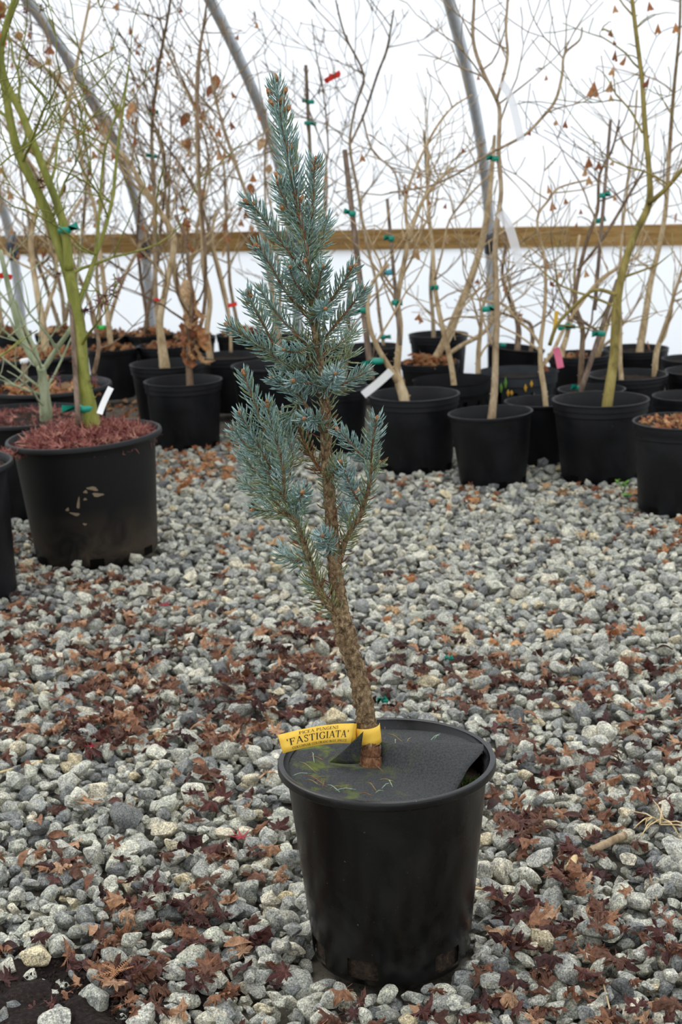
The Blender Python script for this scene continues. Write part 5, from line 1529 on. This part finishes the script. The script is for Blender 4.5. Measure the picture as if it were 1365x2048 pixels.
# ------------------------------------------------------------------ small finds on the gravel
def stick(name, p0, p1, r, mat, label, cat, hollow=False, lift=0.006, group=None):
    a, b = ground_at(*p0, 0.012), ground_at(*p1, 0.012)
    za, zb = height(a.x, a.y, .01, 70) + r, height(b.x, b.y, .01, 70) + r
    a.z, b.z = za + lift * 0.3, zb + lift * 0.3
    c = (a + b) / 2
    mb = MB(); n = 8; rg = random.Random(int(p0[0]))
    pts = [a.lerp(b, i / n) - c + Vector((0, 0, rg.uniform(-1, 1) * r * 0.08)) for i in range(n + 1)]
    rr = [r * (1.12 if hollow and i == 4 else 1) for i in range(n + 1)]
    if hollow:
        e = (pts[1] - pts[0]).normalized()
        pts = [pts[0] + e * 0.012, pts[0]] + pts + [pts[-1], pts[-1] - e * 0.012]
        rr = [r * 0.55, r * 0.6] + rr + [r * 0.6, r * 0.55]
    mb.tube(pts, rr, 10)
    o = mb.build(name, mat, sharp=50); o.location = c
    return tag(o, label, cat, group)
stick('bamboo_offcut', (1156, 1700), (1137, 1748), 0.0055, 'straw', 'short pale bamboo offcut on the gravel right of the pot', 'bamboo', True)
stick('stick', (1181, 1697), (1250, 1664), 0.0062, 'bark_grey', 'short thick grey-brown stick above the bamboo offcut', 'stick')
stick('twig', (952, 1775), (1013, 1785), 0.0022, 'bark_tan', 'thin tan twig against the right side of the pot', 'twig')
stick('straw_stalk', (-5, 1542), (84, 1516), 0.0022, 'straw', 'pale straw stalk at the left edge', 'straw')
stick('straw_stalk', (1205, 1950), (1222, 2010), 0.0012, 'bark_tan', 'thin stalk standing between stones at the lower right', 'straw')
stick('straw_stalk', (1300, 1745), (1318, 1800), 0.0016, 'bark_brown', 'dark thin stalk right of the grey stick', 'straw')
rg = random.Random(6)
st = tag(empty('dry_straw', ground_at(1318, 1650, 0.015)), 'tangle of dry golden straw stems at the right edge', 'straw')
for i in range(14):
    a = rg.uniform(0, 6.28); p = Vector((rg.uniform(-.015, .015), rg.uniform(-.015, .015), 0.006)); L = rg.uniform(0.03, 0.075)
    d = Vector((math.cos(a), math.sin(a), rg.uniform(0, 0.5))).normalized()
    mb = MB(); mb.tube([p, p + d * L * .5 + Vector((0, 0, .004)), p + d * L + Vector((0, 0, -.002))], [0.0013, 0.001, 0.0006], 5)
    mb.build('stem', 'straw', st)
def scrap(x, y, r, mat, label, cat, name, seed):
    g = ground_at(x, y, 0.014); z = height(g.x, g.y, 0.008, 75) + 0.004
    q = np.random.RandomState(seed)
    v, f = [], []
    mb = MB(); n = 9
    for i in range(n):
        a = i * 0.75; rr = r * (0.5 + 0.5 * math.sin(i * 1.7))
        p = Vector((math.cos(a) * rr, math.sin(a) * rr * 0.6, r * 0.35 * math.sin(i * 2.3) + r * .3))
        mb.add([p, p + Vector((q.uniform(-.3, .3) * r, q.uniform(-.3, .3) * r, r * 0.55))], [])
    for i in range(n - 1): mb.f.append((2 * i, 2 * i + 2, 2 * i + 3, 2 * i + 1))
    o = mb.build(name, mat); o.location = (g.x, g.y, z)
    s = o.modifiers.new('thickness', 'SOLIDIFY'); s.thickness = 0.0006
    return tag(o, label, cat)
scrap(765, 1394, 0.013, 'tie_tape', 'crumpled teal tie-tape scrap behind the pot rim', 'tape scrap', 'tape_scrap', 1)
scrap(898, 1308, 0.011, 'tie_tape', 'small teal tie-tape scrap farther up on the gravel', 'tape scrap', 'tape_scrap', 2)
def red_leaf(x, y, r, label, mat='leaf_red', seed=3):
    g = ground_at(x, y, 0.015); z = height(g.x, g.y, 0.012, 75) + 0.004
    v, f = spider_leaf(seed); v = v.copy(); v[:, 2] = np.abs(v[:, 2]) * 0.8
    o = link_mesh('red_leaf', numpy_mesh('red_leaf', v * r, f, mat)); o.location = (g.x, g.y, z)
    s = o.modifiers.new('thickness', 'SOLIDIFY'); s.thickness = 0.0005
    tag(o, label, 'leaf')
red_leaf(186, 1478, 0.026, 'bright crimson lace leaf on brown litter at mid left')
red_leaf(482, 1655, 0.022, 'small crimson leaf left of the spruce pot', seed=5)
red_leaf(1280, 1416, 0.015, 'tiny crimson leaf in litter at the right', seed=6)
red_leaf(330, 1198, 0.02, 'dull crimson leaf near the mud-splashed pot', seed=7)
# feathery dry conifer frond
g = ground_at(235, 1940, 0.02); zf = height(g.x, g.y, 0.02, 85) + 0.006
fr_ = tag(empty('dry_frond', (g.x, g.y, zf)), 'feathery rust-red conifer frond on the litter by the dark soil', 'frond')
for i, (a, L) in enumerate(((2.5, 0.028), (1.1, 0.034), (3.6, 0.036), (4.4, 0.03), (0.4, 0.022))):
    mb = MB(); d = Vector((math.cos(a), math.sin(a), 0.05)); sd = Vector((-d.y, d.x, 0))
    mb.tube([Vector((0, 0, 0)), d * L], [0.0010, 0.0005], 4)
    for k in range(1, 9):
        p = d * L * k / 9
        for s in (-1, 1): mb.tube([p, p + (d * 0.6 + sd * s).normalized() * L * 0.22 * (1.1 - k / 11)], [0.0008, 0.0003], 4)
    mb.build('frond_branch', 'bud', fr_)
# seedlings
def seedling(x, y, h, n, label, D=None):
    g = ground_at(x, y, 0.0)
    root = tag(empty('weed_seedling', (g.x, g.y, 0.0)), label, 'weed')
    rr = random.Random(int(x))
    for i in range(n):
        a = rr.uniform(0, 6.28); d = Vector((math.cos(a) * .5, math.sin(a) * .5, 1)).normalized(); L = h * rr.uniform(0.6, 1.0)
        mb = MB(); mb.tube([(0, 0, -0.005), d * L * .6, d * L], [0.0015, 0.001, 0.0008], 5); sp_ = mb.build('stem', 'leaf_green', root)
        for k in range(4):
            c = d * L * (0.55 + 0.15 * k); b = rr.uniform(0, 6.28); e = Vector((math.cos(b), math.sin(b), 0.35)).normalized(); w = e.cross(Vector((0, 0, 1))).normalized(); s = 0.016
            mb = MB(); mb.add([c, c + e * s * .5 + w * s * .4, c + e * s * 1.1, c + e * s * .5 - w * s * .4, c + e * s * .55 + Vector((0, 0, .003))], [(0, 1, 4), (1, 2, 4), (2, 3, 4), (3, 0, 4)])
            mb.build('leaf', 'leaf_green', root)
seedling(366, 897, 0.055, 4, 'small green weed in front of the dry-leaved pot')
seedling(1248, 985, 0.045, 3, 'small green weed between two pots at the right')
seedling(1256, 998, 0.02, 2, 'tiny bright green sprout just below the right-hand weed')
# pale dried smears on the big mud-splashed pot and the mossy tuft by the front gravel are left to materials

# ------------------------------------------------------------------ tell look-alike leaves and needles apart by their place
ORD = ['leftmost', 'second-from-left', 'third-from-left', 'fourth-from-left', 'fifth-from-left', 'sixth-from-left', 'seventh-from-left', 'eighth-from-left']
alike = {}
for o in COL.objects:
    if o.parent is None and o.name.startswith(('fallen_leaf', 'fallen_needle')): alike.setdefault(o['label'], []).append(o)
for lb, os_ in alike.items():
    if len(os_) < 2 or len(os_) > 8: continue
    os_.sort(key=lambda o: project(o.location)[0])
    for k, o in enumerate(os_):
        w = 'rightmost' if k == len(os_) - 1 else ORD[k]
        o['label'] = '%s %s' % (w, lb)
